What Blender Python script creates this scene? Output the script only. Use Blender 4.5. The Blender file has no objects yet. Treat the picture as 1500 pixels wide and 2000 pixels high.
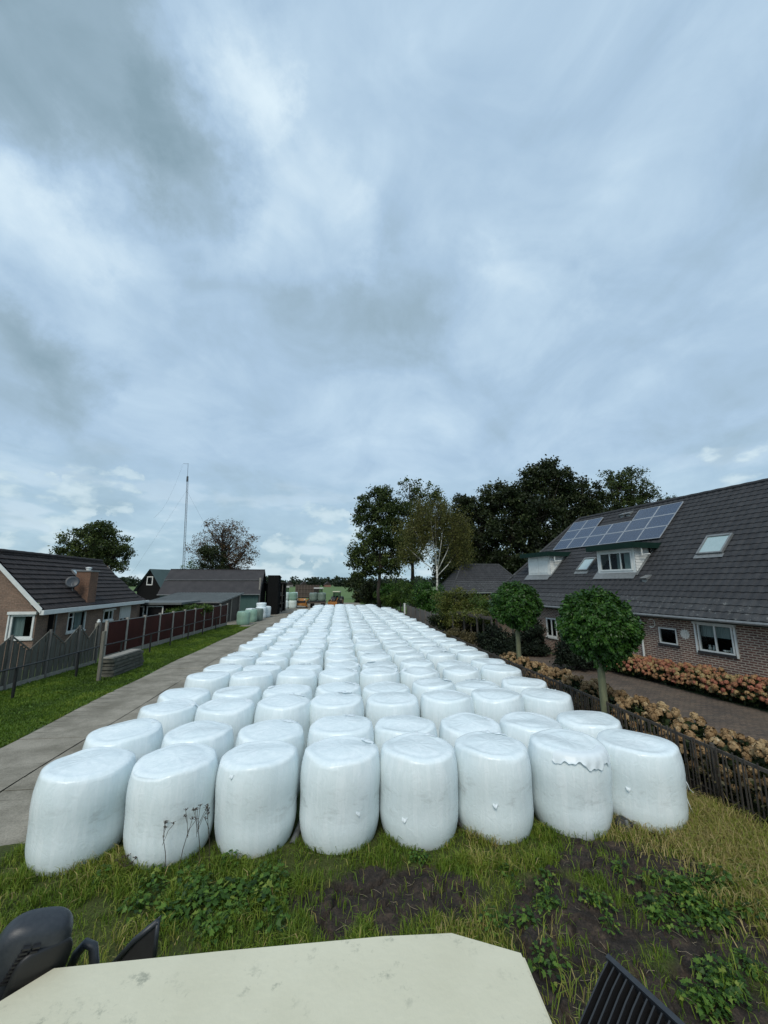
import bpy, math, random
import numpy as np
from mathutils import Vector, Matrix
random.seed(7); RNG = np.random.default_rng(11)
R = math.radians
SC = bpy.context.scene
COL = SC.collection

# ------------------------------------------------------------------ camera
FPX = 770.0; PITCH = math.atan(139/FPX); YAW = R(6.28); CH = 4.0
cam_d = bpy.data.cameras.new("camera"); cam = bpy.data.objects.new("camera", cam_d); COL.objects.link(cam)
cam_d.sensor_fit = 'HORIZONTAL'; cam_d.sensor_width = 36; cam_d.lens = 36*FPX/1500
cam_d.clip_start = 0.05; cam_d.clip_end = 5000
cam.location = (0, 0, CH); cam.rotation_euler = (R(90)+PITCH, 0, -YAW)
SC.camera = cam
SC.render.resolution_x = 768; SC.render.resolution_y = 1024

def ray(u, v):
    r = u-750; c = 1000-v
    f = FPX*math.cos(PITCH)-c*math.sin(PITCH); up = FPX*math.sin(PITCH)+c*math.cos(PITCH)
    return np.array([r*math.cos(YAW)+f*math.sin(YAW), -r*math.sin(YAW)+f*math.cos(YAW), up])
def gp(u, v, z=0.0):
    """point of the level plane at height z seen at photo pixel u,v"""
    d = ray(u, v); return np.array([0, 0, CH])+d*((z-CH)/d[2])
def atd(u, v, D):
    """point at forward distance D seen at photo pixel u,v"""
    d = ray(u, v); f = d[0]*math.sin(YAW)+d[1]*math.cos(YAW)
    return np.array([0, 0, CH])+d*D/f

# ------------------------------------------------------------------ world
w = bpy.data.worlds.new("World"); SC.world = w; w.use_nodes = True
nt = w.node_tree; nt.nodes.clear()
class NG:
    def __init__(s, nt): s.nt = nt
    def n(s, typ, **k):
        nd = s.nt.nodes.new(typ)
        for a, b in k.items():
            if a.startswith('i_'):
                key = a[2:]; key = int(key) if key.isdigit() else key.replace('_', ' ')
                sock = nd.inputs[key]
                if isinstance(b, bpy.types.NodeSocket): s.nt.links.new(b, sock)
                else: sock.default_value = b
            else: setattr(nd, a, b)
        return nd
    def math(s, op, a, b=0.0, c=None, clamp=False):
        nd = s.nt.nodes.new('ShaderNodeMath'); nd.operation = op; nd.use_clamp = clamp
        for i, x in enumerate((a, b, c)):
            if x is None: continue
            if isinstance(x, bpy.types.NodeSocket): s.nt.links.new(x, nd.inputs[i])
            else: nd.inputs[i].default_value = x
        return nd.outputs[0]
    def vmath(s, op, a, b=None):
        nd = s.nt.nodes.new('ShaderNodeVectorMath'); nd.operation = op
        for i, x in enumerate((a, b)):
            if x is None: continue
            if isinstance(x, bpy.types.NodeSocket): s.nt.links.new(x, nd.inputs[i])
            else: nd.inputs[i].default_value = x
        return nd
    def ramp(s, fac, stops, interp='LINEAR'):
        nd = s.nt.nodes.new('ShaderNodeValToRGB'); cr = nd.color_ramp; cr.interpolation = interp
        while len(cr.elements) < len(stops): cr.elements.new(0.5)
        for e, (p, c) in zip(cr.elements, stops):
            e.position = p; e.color = (*c, 1) if len(c) == 3 else c
        s.nt.links.new(fac, nd.inputs[0]); return nd.outputs[0]
    def mix(s, fac, a, b, mode='MIX'):
        nd = s.nt.nodes.new('ShaderNodeMix'); nd.data_type = 'RGBA'; nd.blend_type = mode
        for sock, x in ((nd.inputs[0], fac), (nd.inputs[6], a), (nd.inputs[7], b)):
            if isinstance(x, bpy.types.NodeSocket): s.nt.links.new(x, sock)
            elif isinstance(x, (tuple, list)): sock.default_value = (*x, 1) if len(x) == 3 else x
            else: sock.default_value = x
        return nd.outputs[2]
    def link(s, a, b): s.nt.links.new(a, b)

SUN_EL, SUN_AZ = R(47), R(200)      # azimuth clockwise from +Y
g = NG(nt)
out = g.n('ShaderNodeOutputWorld')
sky = g.n('ShaderNodeTexSky'); sky.sky_type = 'NISHITA'; sky.sun_disc = False
sky.sun_elevation = SUN_EL; sky.sun_rotation = SUN_AZ; sky.air_density = 1.2; sky.dust_density = 2.0
tc = g.n('ShaderNodeTexCoord').outputs['Generated']
dirn = g.vmath('NORMALIZE', tc).outputs[0]
sep = g.n('ShaderNodeSeparateXYZ', i_0=dirn)
zz = g.math('ADD', g.math('MAXIMUM', sep.outputs[2], 0.0), 0.16)
px_ = g.math('DIVIDE', sep.outputs[0], zz); py_ = g.math('DIVIDE', sep.outputs[1], zz)
pl = g.n('ShaderNodeCombineXYZ', i_0=px_, i_1=py_).outputs[0]
rot = g.n('ShaderNodeMapping', i_Rotation=(0, 0, R(-38)), i_Scale=(1.0, 0.72, 1)); g.link(pl, rot.inputs[0])
n_big = g.n('ShaderNodeTexNoise', i_Scale=2.3, i_Detail=10.0, i_Roughness=0.58, i_Distortion=0.7, i_Vector=rot.outputs[0])
n_fine = g.n('ShaderNodeTexNoise', i_Scale=4.5, i_Detail=9.0, i_Roughness=0.55, i_Distortion=0.6, i_Vector=g.vmath('MULTIPLY', dirn, (1, 1, 1.5)).outputs[0])
warp = g.n('ShaderNodeTexNoise', i_Scale=4.0, i_Detail=7.0, i_Roughness=0.65, i_Vector=dirn)
wv = g.vmath('SCALE', g.vmath('SUBTRACT', warp.outputs['Color'], (0.5, 0.5, 0.5)).outputs[0]); wv.inputs[3].default_value = 0.30
wd = g.vmath('NORMALIZE', g.vmath('ADD', dirn, wv.outputs[0]).outputs[0]).outputs[0]
def blob(u, v, deg, amp):
    d = ray(u, v); d = d/np.linalg.norm(d)
    dot = g.vmath('DOT_PRODUCT', wd, tuple(d)).outputs['Value']
    mr = g.n('ShaderNodeMapRange', interpolation_type='SMOOTHERSTEP', i_0=dot, i_1=math.cos(R(deg)), i_2=1.0, i_3=0.0, i_4=amp)
    return mr.outputs[0]
acc = g.math('MULTIPLY_ADD', g.math('SUBTRACT', n_big.outputs[0], 0.5), 0.45, 0.52)
acc = g.math('MULTIPLY_ADD', g.math('SUBTRACT', n_fine.outputs[0], 0.5), 0.55, acc)
for b in [
        (230, 190, 14, -.28), (390, 320, 9, -.24), (110, 110, 12, -.10), (330, 250, 6, -.10), (60, 60, 12, -.14), (400, 90, 8, .28), (590, 430, 10, .28), (450, 190, 6, .20),
        (560, 260, 10, .10), (150, 500, 12, .30), (60, 430, 8, .16), (430, 420, 8, .14), (150, 610, 10, -.22), (40, 740, 9, -.34), (330, 610, 8, -.16),
        (330, 760, 14, .16), (620, 620, 9, -.12), (1000, 590, 11, .22), (830, 560, 10, -.16), (1150, 760, 14, .10),
        (1280, 420, 18, -.12), (760, 800, 12, .10), (1100, 180, 24, .12), (760, 640, 8, -.14), (700, 120, 12, .10),
        (1420, 760, 12, -.16), (380, 900, 14, -.06)]:
    acc = g.math('ADD', acc, blob(b[0], b[1], b[2], b[3]*.62))
cl = g.ramp(acc, [(0.08, (.205, .30, .36)), (0.28, (.27, .375, .455)), (0.5, (.345, .475, .61)), (0.66, (.425, .56, .685)), (0.95, (.64, .76, .83))], 'LINEAR')
# low band near the horizon: paler, with small cumulus tops
hz = g.n('ShaderNodeMapRange', i_0=sep.outputs[2], i_1=0.0, i_2=0.30, i_3=1.0, i_4=0.0).outputs[0]
n_h = g.n('ShaderNodeTexNoise', i_Scale=7.0, i_Detail=7.0, i_Roughness=0.5, i_Vector=g.vmath('MULTIPLY', dirn, (1, 1, 3.2)).outputs[0])
hcol = g.ramp(n_h.outputs[0], [(0.40, (.27, .41, .48)), (0.52, (.34, .495, .565)), (0.62, (.58, .70, .74))])
cl = g.mix(g.math('MULTIPLY', hz, 0.75), cl, hcol)
# small far cumulus low over the horizon
n_c = g.n('ShaderNodeTexNoise', i_Scale=16.0, i_Detail=8.0, i_Roughness=0.5, i_Vector=g.vmath('MULTIPLY', dirn, (1, 1, 2.0)).outputs[0])
cm = None
for b in ((200, 985, 6, .55), (60, 1020, 6, .5), (90, 1055, 6, .45), (625, 1045, 5.5, .55), (560, 1075, 5, .45), (1440, 900, 7, .35), (0, 960, 5, .4)):
    v = blob(*b); cm = v if cm is None else g.math('MAXIMUM', cm, v)
cmask = g.ramp(g.math('MULTIPLY', n_c.outputs[0], g.math('MULTIPLY', cm, 2.6, clamp=True)), [(.46, (0, 0, 0)), (.56, (1, 1, 1))])
ccol = g.ramp(n_c.outputs[0], [(.42, (.36, .49, .56)), (.66, (.60, .71, .75))])
cl = g.mix(g.math('MULTIPLY', cmask, .6), cl, ccol)
b1 = g.n('ShaderNodeBackground', i_Strength=0.10); g.link(sky.outputs[0], b1.inputs[0])
b2 = g.n('ShaderNodeBackground', i_Strength=1.0); g.link(cl, b2.inputs[0])
ms = g.n('ShaderNodeMixShader', i_0=0.93); g.link(b1.outputs[0], ms.inputs[1]); g.link(b2.outputs[0], ms.inputs[2])
g.link(ms.outputs[0], out.inputs[0])

# ------------------------------------------------------------------ sun (through thin overcast)
sd = bpy.data.lights.new("sun", 'SUN'); sd.energy = 1.65; sd.angle = R(25); sd.color = (1, .93, .82)
so = bpy.data.objects.new("sun", sd); COL.objects.link(so)
sv = Vector((math.sin(SUN_AZ)*math.cos(SUN_EL), math.cos(SUN_AZ)*math.cos(SUN_EL), math.sin(SUN_EL)))
so.rotation_euler = sv.to_track_quat('Z', 'Y').to_euler(); so.location = (0, 0, 60)
SC.view_settings.view_transform = 'Standard'; SC.view_settings.look = 'None'
SC.view_settings.exposure = 0.32; SC.view_settings.gamma = 1.0
SC.render.engine = 'CYCLES'; SC.cycles.max_bounces = 6; SC.cycles.transparent_max_bounces = 12

# ------------------------------------------------------------------ tags
def tag(o, label=None, cat=None, group=None, kind=None):
    if label: o['label'] = label
    if cat: o['category'] = cat
    if group: o['group'] = group
    if kind: o['kind'] = kind
    return o
def empty(name, loc=(0, 0, 0), rz=0.0, label=None, cat=None, group=None):
    o = bpy.data.objects.new(name, None); COL.objects.link(o); o.empty_display_size = 0.2
    o.location = [float(q) for q in loc]; o.rotation_euler = (0, 0, rz); return tag(o, label, cat, group)
def link(name, me, parent=None):
    o = bpy.data.objects.new(name, me); COL.objects.link(o); o.parent = parent; return o
def copy_tree(o, parent=None):
    c = o.copy(); COL.objects.link(c); c.parent = parent
    for ch in list(o.children): copy_tree(ch, c)
    return c

# ------------------------------------------------------------------ mesh builder
class MB:
    def __init__(s): s.v = []; s.f = []; s.m = []; s.cur = 0
    def quad(s, *p):
        b = len(s.v); s.v += [tuple(float(c) for c in q) for q in p]; s.f.append(tuple(range(b, b+len(p)))); s.m.append(s.cur); return s
    def box(s, x0, y0, z0, x1, y1, z1):
        if x0 > x1: x0, x1 = x1, x0
        if y0 > y1: y0, y1 = y1, y0
        if z0 > z1: z0, z1 = z1, z0
        b = len(s.v)
        s.v += [(x0, y0, z0), (x1, y0, z0), (x1, y1, z0), (x0, y1, z0), (x0, y0, z1), (x1, y0, z1), (x1, y1, z1), (x0, y1, z1)]
        for q in ((0, 3, 2, 1), (4, 5, 6, 7), (0, 1, 5, 4), (1, 2, 6, 5), (2, 3, 7, 6), (3, 0, 4, 7)):
            s.f.append(tuple(b+i for i in q)); s.m.append(s.cur)
        return s
    def bar(s, a, b, w, h=None, up=(0, 0, 1)):
        """box beam from a to b with section w x h"""
        h = h or w; a = Vector(a); b = Vector(b); d = (b-a).normalized(); u = Vector(up)
        if abs(d.dot(u)) > .95: u = Vector((1, 0, 0))
        r = d.cross(u).normalized(); u = r.cross(d)
        i = len(s.v)
        for p in (a, b):
            for (x, y) in ((-1, -1), (1, -1), (1, 1), (-1, 1)): s.v.append(tuple(p+r*x*w/2+u*y*h/2))
        for q in ((3, 2, 1, 0), (4, 5, 6, 7), (0, 1, 5, 4), (1, 2, 6, 5), (2, 3, 7, 6), (3, 0, 4, 7)):
            s.f.append(tuple(i+k for k in q)); s.m.append(s.cur)
        return s
    def tube(s, pts, rad, n=7, cap=True):
        pts = [Vector([float(c) for c in p]) for p in pts]; rad = rad if hasattr(rad, '__len__') else [rad]*len(pts)
        base = len(s.v); prev = None
        for k, p in enumerate(pts):
            d = (pts[min(k+1, len(pts)-1)]-pts[max(k-1, 0)]).normalized()
            if prev is None:
                u = Vector((0, 0, 1)) if abs(d.z) < .9 else Vector((1, 0, 0))
                r = d.cross(u).normalized()
            else:
                r = (prev-d*prev.dot(d)).normalized()
            prev = r; u = d.cross(r)
            for j in range(n):
                a = 2*math.pi*j/n; s.v.append(tuple(p+(r*math.cos(a)+u*math.sin(a))*rad[k]))
        for k in range(len(pts)-1):
            for j in range(n):
                a = base+k*n+j; b = base+k*n+(j+1) % n
                s.f.append((a, b, b+n, a+n)); s.m.append(s.cur)
        if cap:
            s.f.append(tuple(base+j for j in reversed(range(n)))); s.m.append(s.cur)
            s.f.append(tuple(base+(len(pts)-1)*n+j for j in range(n))); s.m.append(s.cur)
        return s
    def lathe(s, prof, n=24, cx=0, cy=0, cz=0, wob=None):
        base = len(s.v)
        for k, (r, z) in enumerate(prof):
            for j in range(n):
                a = 2*math.pi*j/n; rr = r*(wob(a, z) if wob else 1)
                s.v.append((cx+rr*math.cos(a), cy+rr*math.sin(a), cz+z))
        for k in range(len(prof)-1):
            for j in range(n):
                a = base+k*n+j; b = base+k*n+(j+1) % n
                s.f.append((a, b, b+n, a+n)); s.m.append(s.cur)
        s.f.append(tuple(base+j for j in reversed(range(n)))); s.m.append(s.cur)
        s.f.append(tuple(base+(len(prof)-1)*n+j for j in range(n))); s.m.append(s.cur)
        return s
    def prism(s, poly, d0, d1, axis='z'):
        """extrude 2D polygon between d0 and d1 along axis"""
        def P(a, b, d): return {'z': (a, b, d), 'y': (a, d, b), 'x': (d, a, b)}[axis]
        n = len(poly); base = len(s.v)
        s.v += [P(a, b, d0) for a, b in poly]+[P(a, b, d1) for a, b in poly]
        s.f.append(tuple(base+j for j in reversed(range(n)))); s.f.append(tuple(base+n+j for j in range(n))); s.m += [s.cur]*2
        for j in range(n):
            k = (j+1) % n; s.f.append((base+j, base+k, base+n+k, base+n+j)); s.m.append(s.cur)
        return s
    def mesh(s, name, mats, smooth=False, bevel=0):
        me = bpy.data.meshes.new(name); me.from_pydata(s.v, [], s.f)
        for m in (mats if isinstance(mats, (list, tuple)) else [mats]): me.materials.append(m)
        if any(s.m): me.polygons.foreach_set('material_index', s.m)
        if bevel:
            import bmesh
            bm = bmesh.new(); bm.from_mesh(me); bmesh.ops.remove_doubles(bm, verts=bm.verts, dist=1e-5)
            bmesh.ops.recalc_face_normals(bm, faces=bm.faces)
            ed = [e for e in bm.edges if len(e.link_faces) == 2 and e.calc_face_angle(0) > .6]
            bmesh.ops.bevel(bm, geom=ed, offset=bevel, segments=2, affect='EDGES', clamp_overlap=True); bm.to_mesh(me); bm.free()
        uv_box(me)
        if smooth: me.polygons.foreach_set('use_smooth', [True]*len(me.polygons))
        me.update(); return me
    def build(s, name, mats, parent=None, smooth=False, bevel=0):
        return link(name, s.mesh(name, mats, smooth, bevel), parent)
def uv_box(me):
    """uv in metres: along the wall / height, or ground x,y"""
    uvl = me.uv_layers.new(name="UVMap"); n = len(me.loops)
    co = np.empty(len(me.vertices)*3); me.vertices.foreach_get('co', co); co = co.reshape(-1, 3)
    li = np.empty(n, dtype=np.int32); me.loops.foreach_get('vertex_index', li)
    uv = np.empty((n, 2))
    nr = np.empty(len(me.polygons)*3); me.polygons.foreach_get('normal', nr); nr = nr.reshape(-1, 3)
    lt = np.empty(len(me.polygons), dtype=np.int32); me.polygons.foreach_get('loop_total', lt)
    nl = np.repeat(nr, lt, axis=0); c = co[li]
    flat = np.abs(nl[:, 2]) > .75
    tx = -nl[:, 1]; ty = nl[:, 0]; L = np.hypot(tx, ty)+1e-9
    uv[:, 0] = np.where(flat, c[:, 0], (c[:, 0]*tx+c[:, 1]*ty)/L); uv[:, 1] = np.where(flat, c[:, 1], c[:, 2])
    uvl.data.foreach_set('uv', uv.ravel())
def np_mesh(name, verts, quads, mat, rnd=None, smooth=False, k=4):
    me = bpy.data.meshes.new(name); nv = len(verts); nf = len(quads)
    me.vertices.add(nv); me.vertices.foreach_set('co', np.asarray(verts, dtype=np.float32).ravel())
    me.loops.add(nf*k); me.loops.foreach_set('vertex_index', np.asarray(quads, dtype=np.int32).ravel())
    me.polygons.add(nf); me.polygons.foreach_set('loop_start', np.arange(0, nf*k, k, dtype=np.int32))
    me.polygons.foreach_set('loop_total', np.full(nf, k, dtype=np.int32))
    me.update(calc_edges=True); me.validate()
    if smooth: me.polygons.foreach_set('use_smooth', [True]*nf)
    if rnd is not None:
        a = me.attributes.new('rnd', 'FLOAT', 'POINT'); a.data.foreach_set('value', np.asarray(rnd, dtype=np.float32))
    me.materials.append(mat); return me

# value noise in numpy
_H = np.random.default_rng(3).random((256, 256))
def vn(x, y):
    xi = np.floor(x).astype(int); yi = np.floor(y).astype(int); fx = x-xi; fy = y-yi
    fx = fx*fx*(3-2*fx); fy = fy*fy*(3-2*fy)
    h = lambda a, b: _H[a % 256, b % 256]
    return (h(xi, yi)*(1-fx)+h(xi+1, yi)*fx)*(1-fy)+(h(xi, yi+1)*(1-fx)+h(xi+1, yi+1)*fx)*fy
def fbm(x, y, o=4):
    s = 0; a = .5; t = 0
    for i in range(o): s = s+a*vn(x*2**i+17.3*i, y*2**i-9.1*i); t += a; a *= .5
    return s/t

# ------------------------------------------------------------------ materials
MATS = {}
def pmat(name, c1, c2=None, scale=3.0, rough=0.7, bump=0.0, bscale=20.0, metal=0.0, spec=0.5, coat=0.0, stretch=(1, 1, 1), detail=5.0, lo=.35, hi=.65, extra=None):
    if name in MATS: return MATS[name]
    m = bpy.data.materials.new(name); m.use_nodes = True; g = NG(m.node_tree)
    b = m.node_tree.nodes['Principled BSDF']; b.inputs['Roughness'].default_value = rough; b.inputs['Metallic'].default_value = metal
    b.inputs['Specular IOR Level'].default_value = spec; b.inputs['Coat Weight'].default_value = coat
    tcn = g.n('ShaderNodeTexCoord'); mp = g.n('ShaderNodeMapping', i_Scale=stretch); g.link(tcn.outputs['Object'], mp.inputs[0]); vec = mp.outputs[0]
    c2 = c2 or tuple(q*.8 for q in c1)
    no = g.n('ShaderNodeTexNoise', i_Scale=scale, i_Detail=detail, i_Roughness=.6, i_Vector=vec)
    col = g.ramp(no.outputs[0], [(lo, c1), (hi, c2)])
    if extra: col = extra(g, col, vec, b)
    g.link(col, b.inputs['Base Color'])
    if bump:
        nb = g.n('ShaderNodeTexNoise', i_Scale=bscale, i_Detail=4.0, i_Vector=vec)
        bp = g.n('ShaderNodeBump', i_Strength=bump, i_Distance=.02, i_Height=nb.outputs[0]); g.link(bp.outputs[0], b.inputs['Normal'])
    MATS[name] = m; return m
def leafmat(name, stops, rough=.55, trans=.25, objrnd=False):
    m = bpy.data.materials.new(name); m.use_nodes = True; g = NG(m.node_tree)
    b = m.node_tree.nodes['Principled BSDF']; b.inputs['Roughness'].default_value = rough; b.inputs['Specular IOR Level'].default_value = .3
    at = g.n('ShaderNodeAttribute', attribute_name='rnd').outputs['Fac']
    if objrnd:
        oi = g.n('ShaderNodeObjectInfo').outputs['Random']; at = g.math('ADD', g.math('MULTIPLY', at, .35), g.math('MULTIPLY', oi, .65))
    col = g.ramp(at, stops); g.link(col, b.inputs['Base Color'])
    tr = g.n('ShaderNodeBsdfTranslucent'); g.link(col, tr.inputs[0]); mx = g.n('ShaderNodeMixShader', i_0=trans)
    o = m.node_tree.nodes['Material Output']; g.link(b.outputs[0], mx.inputs[1]); g.link(tr.outputs[0], mx.inputs[2]); g.link(mx.outputs[0], o.inputs[0])
    MATS[name] = m; return m
def brickmat(name, c1, c2, mortar, bw=.22, bh=.065, ms=.012, wide_noise=None, rough=.85):
    m = bpy.data.materials.new(name); m.use_nodes = True; g = NG(m.node_tree)
    b = m.node_tree.nodes['Principled BSDF']; b.inputs['Roughness'].default_value = rough; b.inputs['Specular IOR Level'].default_value = .2
    uv = g.n('ShaderNodeTexCoord').outputs['UV']
    nw = g.n('ShaderNodeTexNoise', i_Scale=8.0, i_Detail=2.0, i_Vector=uv)
    uvw = g.vmath('ADD', uv, g.vmath('MULTIPLY', g.vmath('SUBTRACT', nw.outputs['Color'], (.5, .5, .5)).outputs[0], (.01, .01, 0)).outputs[0]).outputs[0]
    br = g.n('ShaderNodeTexBrick', i_Scale=1.0, i_Color1=(*c1, 1), i_Color2=(*c2, 1), i_Mortar=(*mortar, 1), i_Vector=uvw)
    br.inputs['Brick Width'].default_value = bw; br.inputs['Row Height'].default_value = bh; br.inputs['Mortar Size'].default_value = ms
    br.inputs['Mortar Smooth'].default_value = .2; br.inputs['Bias'].default_value = -.1
    no = g.n('ShaderNodeTexNoise', i_Scale=1.1, i_Detail=6.0, i_Vector=uv)
    sh = g.ramp(no.outputs[0], [(.3, (.72, .72, .74)), (.7, (1.12, 1.08, 1.02))])
    n2 = g.n('ShaderNodeTexNoise', i_Scale=14.0, i_Detail=3.0, i_Vector=uv)
    s2 = g.ramp(n2.outputs[0], [(.3, (.75, .75, .75)), (.7, (1.2, 1.2, 1.2))])
    col = g.mix(1.0, g.mix(1.0, br.outputs['Color'], sh, 'MULTIPLY'), s2, 'MULTIPLY')
    g.link(col, b.inputs['Base Color'])
    bp = g.n('ShaderNodeBump', i_Strength=.6, i_Distance=.008, i_Height=br.outputs['Fac']); bp.invert = True; g.link(bp.outputs[0], b.inputs['Normal'])
    MATS[name] = m; return m
def glassmat(name, tint=(.75, .8, .8), f=.12):
    m = bpy.data.materials.new(name); m.use_nodes = True; g = NG(m.node_tree); m.node_tree.nodes.remove(m.node_tree.nodes['Principled BSDF'])
    t = g.n('ShaderNodeBsdfTransparent', i_0=(*tint, 1)); gl = g.n('ShaderNodeBsdfGlossy', i_Roughness=.04); gl.inputs[0].default_value = (.9, .95, 1, 1)
    fr = g.n('ShaderNodeLayerWeight', i_Blend=.5); mx = g.n('ShaderNodeMixShader', i_0=g.math('MULTIPLY_ADD', g.math('POWER', fr.outputs['Facing'], 4.0), .7, f, clamp=True))
    g.link(t.outputs[0], mx.inputs[1]); g.link(gl.outputs[0], mx.inputs[2]); g.link(mx.outputs[0], m.node_tree.nodes['Material Output'].inputs[0])
    MATS[name] = m; return m
# ================================================================== GROUND
def ground_extra(g, col, vec, b):
    n = g.n('ShaderNodeTexNoise', i_Scale=.35, i_Detail=8.0, i_Roughness=.65, i_Vector=vec)
    return g.mix(g.ramp(n.outputs[0], [(.5, (0, 0, 0)), (.62, (1, 1, 1))]), col, (.075, .062, .042))
M_ground = pmat('ground_mat', (.045, .078, .018), (.06, .085, .028), 1.5, .95, .6, 30, extra=ground_extra)
M_lawn = pmat('lawn_mat', (.058, .13, .010), (.10, .175, .018), .9, .95, .8, 45, detail=8)
M_field = pmat('field_mat', (.065, .125, .022), (.085, .135, .03), .12, .95, .4, 10, detail=8, stretch=(1, .35, 1))
def sheet(name, poly, z, mat, kind='structure', sub=0):
    mb = MB(); mb.quad(*[(p[0], p[1], z) for p in poly]); return tag(mb.build(name, mat), kind=kind)
GX0, GX1, GY0, GY1 = -9.5, 9.5, 1.2, 7.9
mb = MB()
for a in (((-1500, -300), (1500, -300), (1500, GY0), (-1500, GY0)), ((-1500, GY1), (1500, GY1), (1500, 2500), (-1500, 2500)), ((-1500, GY0), (GX0, GY0), (GX0, GY1), (-1500, GY1)), ((GX1, GY0), (1500, GY0), (1500, GY1), (GX1, GY1))):
    mb.quad(*[(x, y, 0) for x, y in a])
tag(mb.build('ground', M_ground), kind='structure')
sheet('field', [(-300, 82), (400, 76), (700, 900), (-700, 900)], .004, M_field)
# concrete lane : slabs with open joints, slightly uneven
def road_extra(g, col, vec, b):
    n = g.n('ShaderNodeTexNoise', i_Scale=.7, i_Detail=9.0, i_Roughness=.7, i_Vector=vec)
    c = g.mix(g.ramp(n.outputs[0], [(.40, (0, 0, 0)), (.66, (.75, .75, .75))]), col, (.12, .108, .078))
    n4 = g.n('ShaderNodeTexNoise', i_Scale=2.6, i_Detail=9.0, i_Roughness=.75, i_Distortion=2.0, i_Vector=vec)
    c = g.mix(g.ramp(n4.outputs[0], [(.60, (0, 0, 0)), (.68, (.6, .6, .6))]), c, (.075, .075, .045))
    n2 = g.n('ShaderNodeTexNoise', i_Scale=38.0, i_Detail=3.0, i_Vector=vec)
    return g.mix(1.0, c, g.ramp(n2.outputs[0], [(.35, (.8, .8, .8)), (.65, (1.15, 1.15, 1.15))]), 'MULTIPLY')
M_conc = pmat('concrete_mat', (.29, .265, .215), (.235, .215, .172), 1.4, .9, .35, 60, extra=road_extra)
M_joint = pmat('joint_mat', (.05, .055, .03), (.035, .03, .022), 4, .95)
XL = lambda y: -8.3+.12*math.sin(y*.21)-.05*math.sin(y*.9)
def lane_sheet(name, fL, fR, y0, y1, z, mat, step=1.0):
    mb = MB(); y = y0
    while y < y1-1e-6:
        n = min(y+step, y1); mb.quad((fL(y), y, z), (fR(y), y, z), (fR(n), n, z), (fL(n), n, z)); y = n
    return tag(mb.build(name, mat), kind='structure')
lane_sheet('road_bed', lambda y: XL(y)-.03, lambda y: -4.6, 5.2, 90, .008, M_joint)
mb = MB(); rr = random.Random(4); y = 6.2
while y < 80:
    n = y+rr.uniform(2.6, 3.2)
    for (a, b) in ((0, 1), (1, 2)):
        xa = lambda q: (XL(q), -6.46+.02*math.sin(q), -4.65)[a]; xb = lambda q: (XL(q), -6.46+.02*math.sin(q), -4.65)[b]
        off = .35 if a else 0; y0, y1 = y+off+.012, n+off-.012
        if a and y < 6.9: y0 = 7.05
        dz = rr.uniform(-.004, .010); t1, t2 = rr.uniform(-.006, .006), rr.uniform(-.006, .006); k = 6
        for i in range(k):
            u0 = y0+(y1-y0)*i/k; u1 = y0+(y1-y0)*(i+1)/k
            mb.quad((xa(u0)+.012, u0, .02+dz+t1), (xb(u0)-.014, u0, .02+dz-t1), (xb(u1)-.014, u1, .02+dz+t2), (xa(u1)+.012, u1, .02+dz-t2))
        mb.quad((xa(y0)+.012, y0, .0), (xb(y0)-.014, y0, .0), (xb(y0)-.014, y0, .02+dz-t1), (xa(y0)+.012, y0, .02+dz+t1))
    y = n
tag(mb.build('concrete_road', M_conc), kind='structure')
sheet('farm_yard', [(-9.5, 39.6), (-8.33, 39.2), (-8.35, 90), (-60, 90), (-60, 44), (-12, 40)], .012, M_conc)
sheet('farm_yard', [(-8.3, 56), (-4.6, 56), (4, 58), (4, 84), (-8.3, 84)], .030, M_conc)
# brick garden path
M_pav = brickmat('paving_mat', (.15, .115, .09), (.105, .088, .074), (.055, .05, .042), .21, .105, .008)
sheet('brick_path', [(8.0, -2), (15.6, -2), (14.4, 6), (13.45, 11.7), (12.75, 16.5), (12.5, 18), (12.0, 19.5), (12.2, 24), (10.1, 24), (10.0, 19.2), (9.2, 17.2), (8.3, 16)], .012, M_pav)
M_soil = pmat('soil_mat', (.035, .028, .02), (.06, .046, .032), 5, .95, 1.0, 30)
sheet('garden_soil', [(6.65, -2), (8.0, -2), (8.3, 16), (9.2, 17.2), (10.0, 19.2), (10.1, 24), (10.1, 48), (7.0, 48), (6.2, 32), (6.45, 16)], .008, M_soil)
sheet('garden_lawn', [(10.15, 26), (40, 26), (40, 70), (9.0, 70), (8.9, 48), (10.15, 48)], .008, M_lawn)

# ---- foreground margin: uneven turf with torn dark sods
X0, X1, Y0, Y1 = -9.5, 9.5, 1.2, 7.9; NX, NY = 1000, 380
gx, gy = np.meshgrid(np.linspace(X0, X1, NX), np.linspace(Y0, Y1, NY))
def ell(x, y, c, rx, ry, a=0):
    dx = x-c[0]; dy = y-c[1]; ca, sa = math.cos(a), math.sin(a)
    return ((dx*ca+dy*sa)/rx)**2+((-dx*sa+dy*ca)/ry)**2
PA = gp(770, 1765); PB = gp(1235, 1700); PC = gp(1170, 1850); PD = gp(1420, 1850); PE = gp(1260, 1950); PF = gp(1080, 1760)
def soil_amt(x, y):
    d = np.minimum.reduce([ell(x, y, PA, 1.15, .50), ell(x, y, PB, .95, .62, -.35), ell(x, y, PC, .85, .8, -.6), ell(x, y, PD, 1.0, .5, -.45), ell(x, y, PE, 1.3, .6), ell(x, y, PF, .4, .4)])
    n = fbm(x*2.6+40, y*2.6+9, 4)
    return np.clip((1.3-d+(n-.5)*3.4)*1.7, 0, 1)
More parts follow.
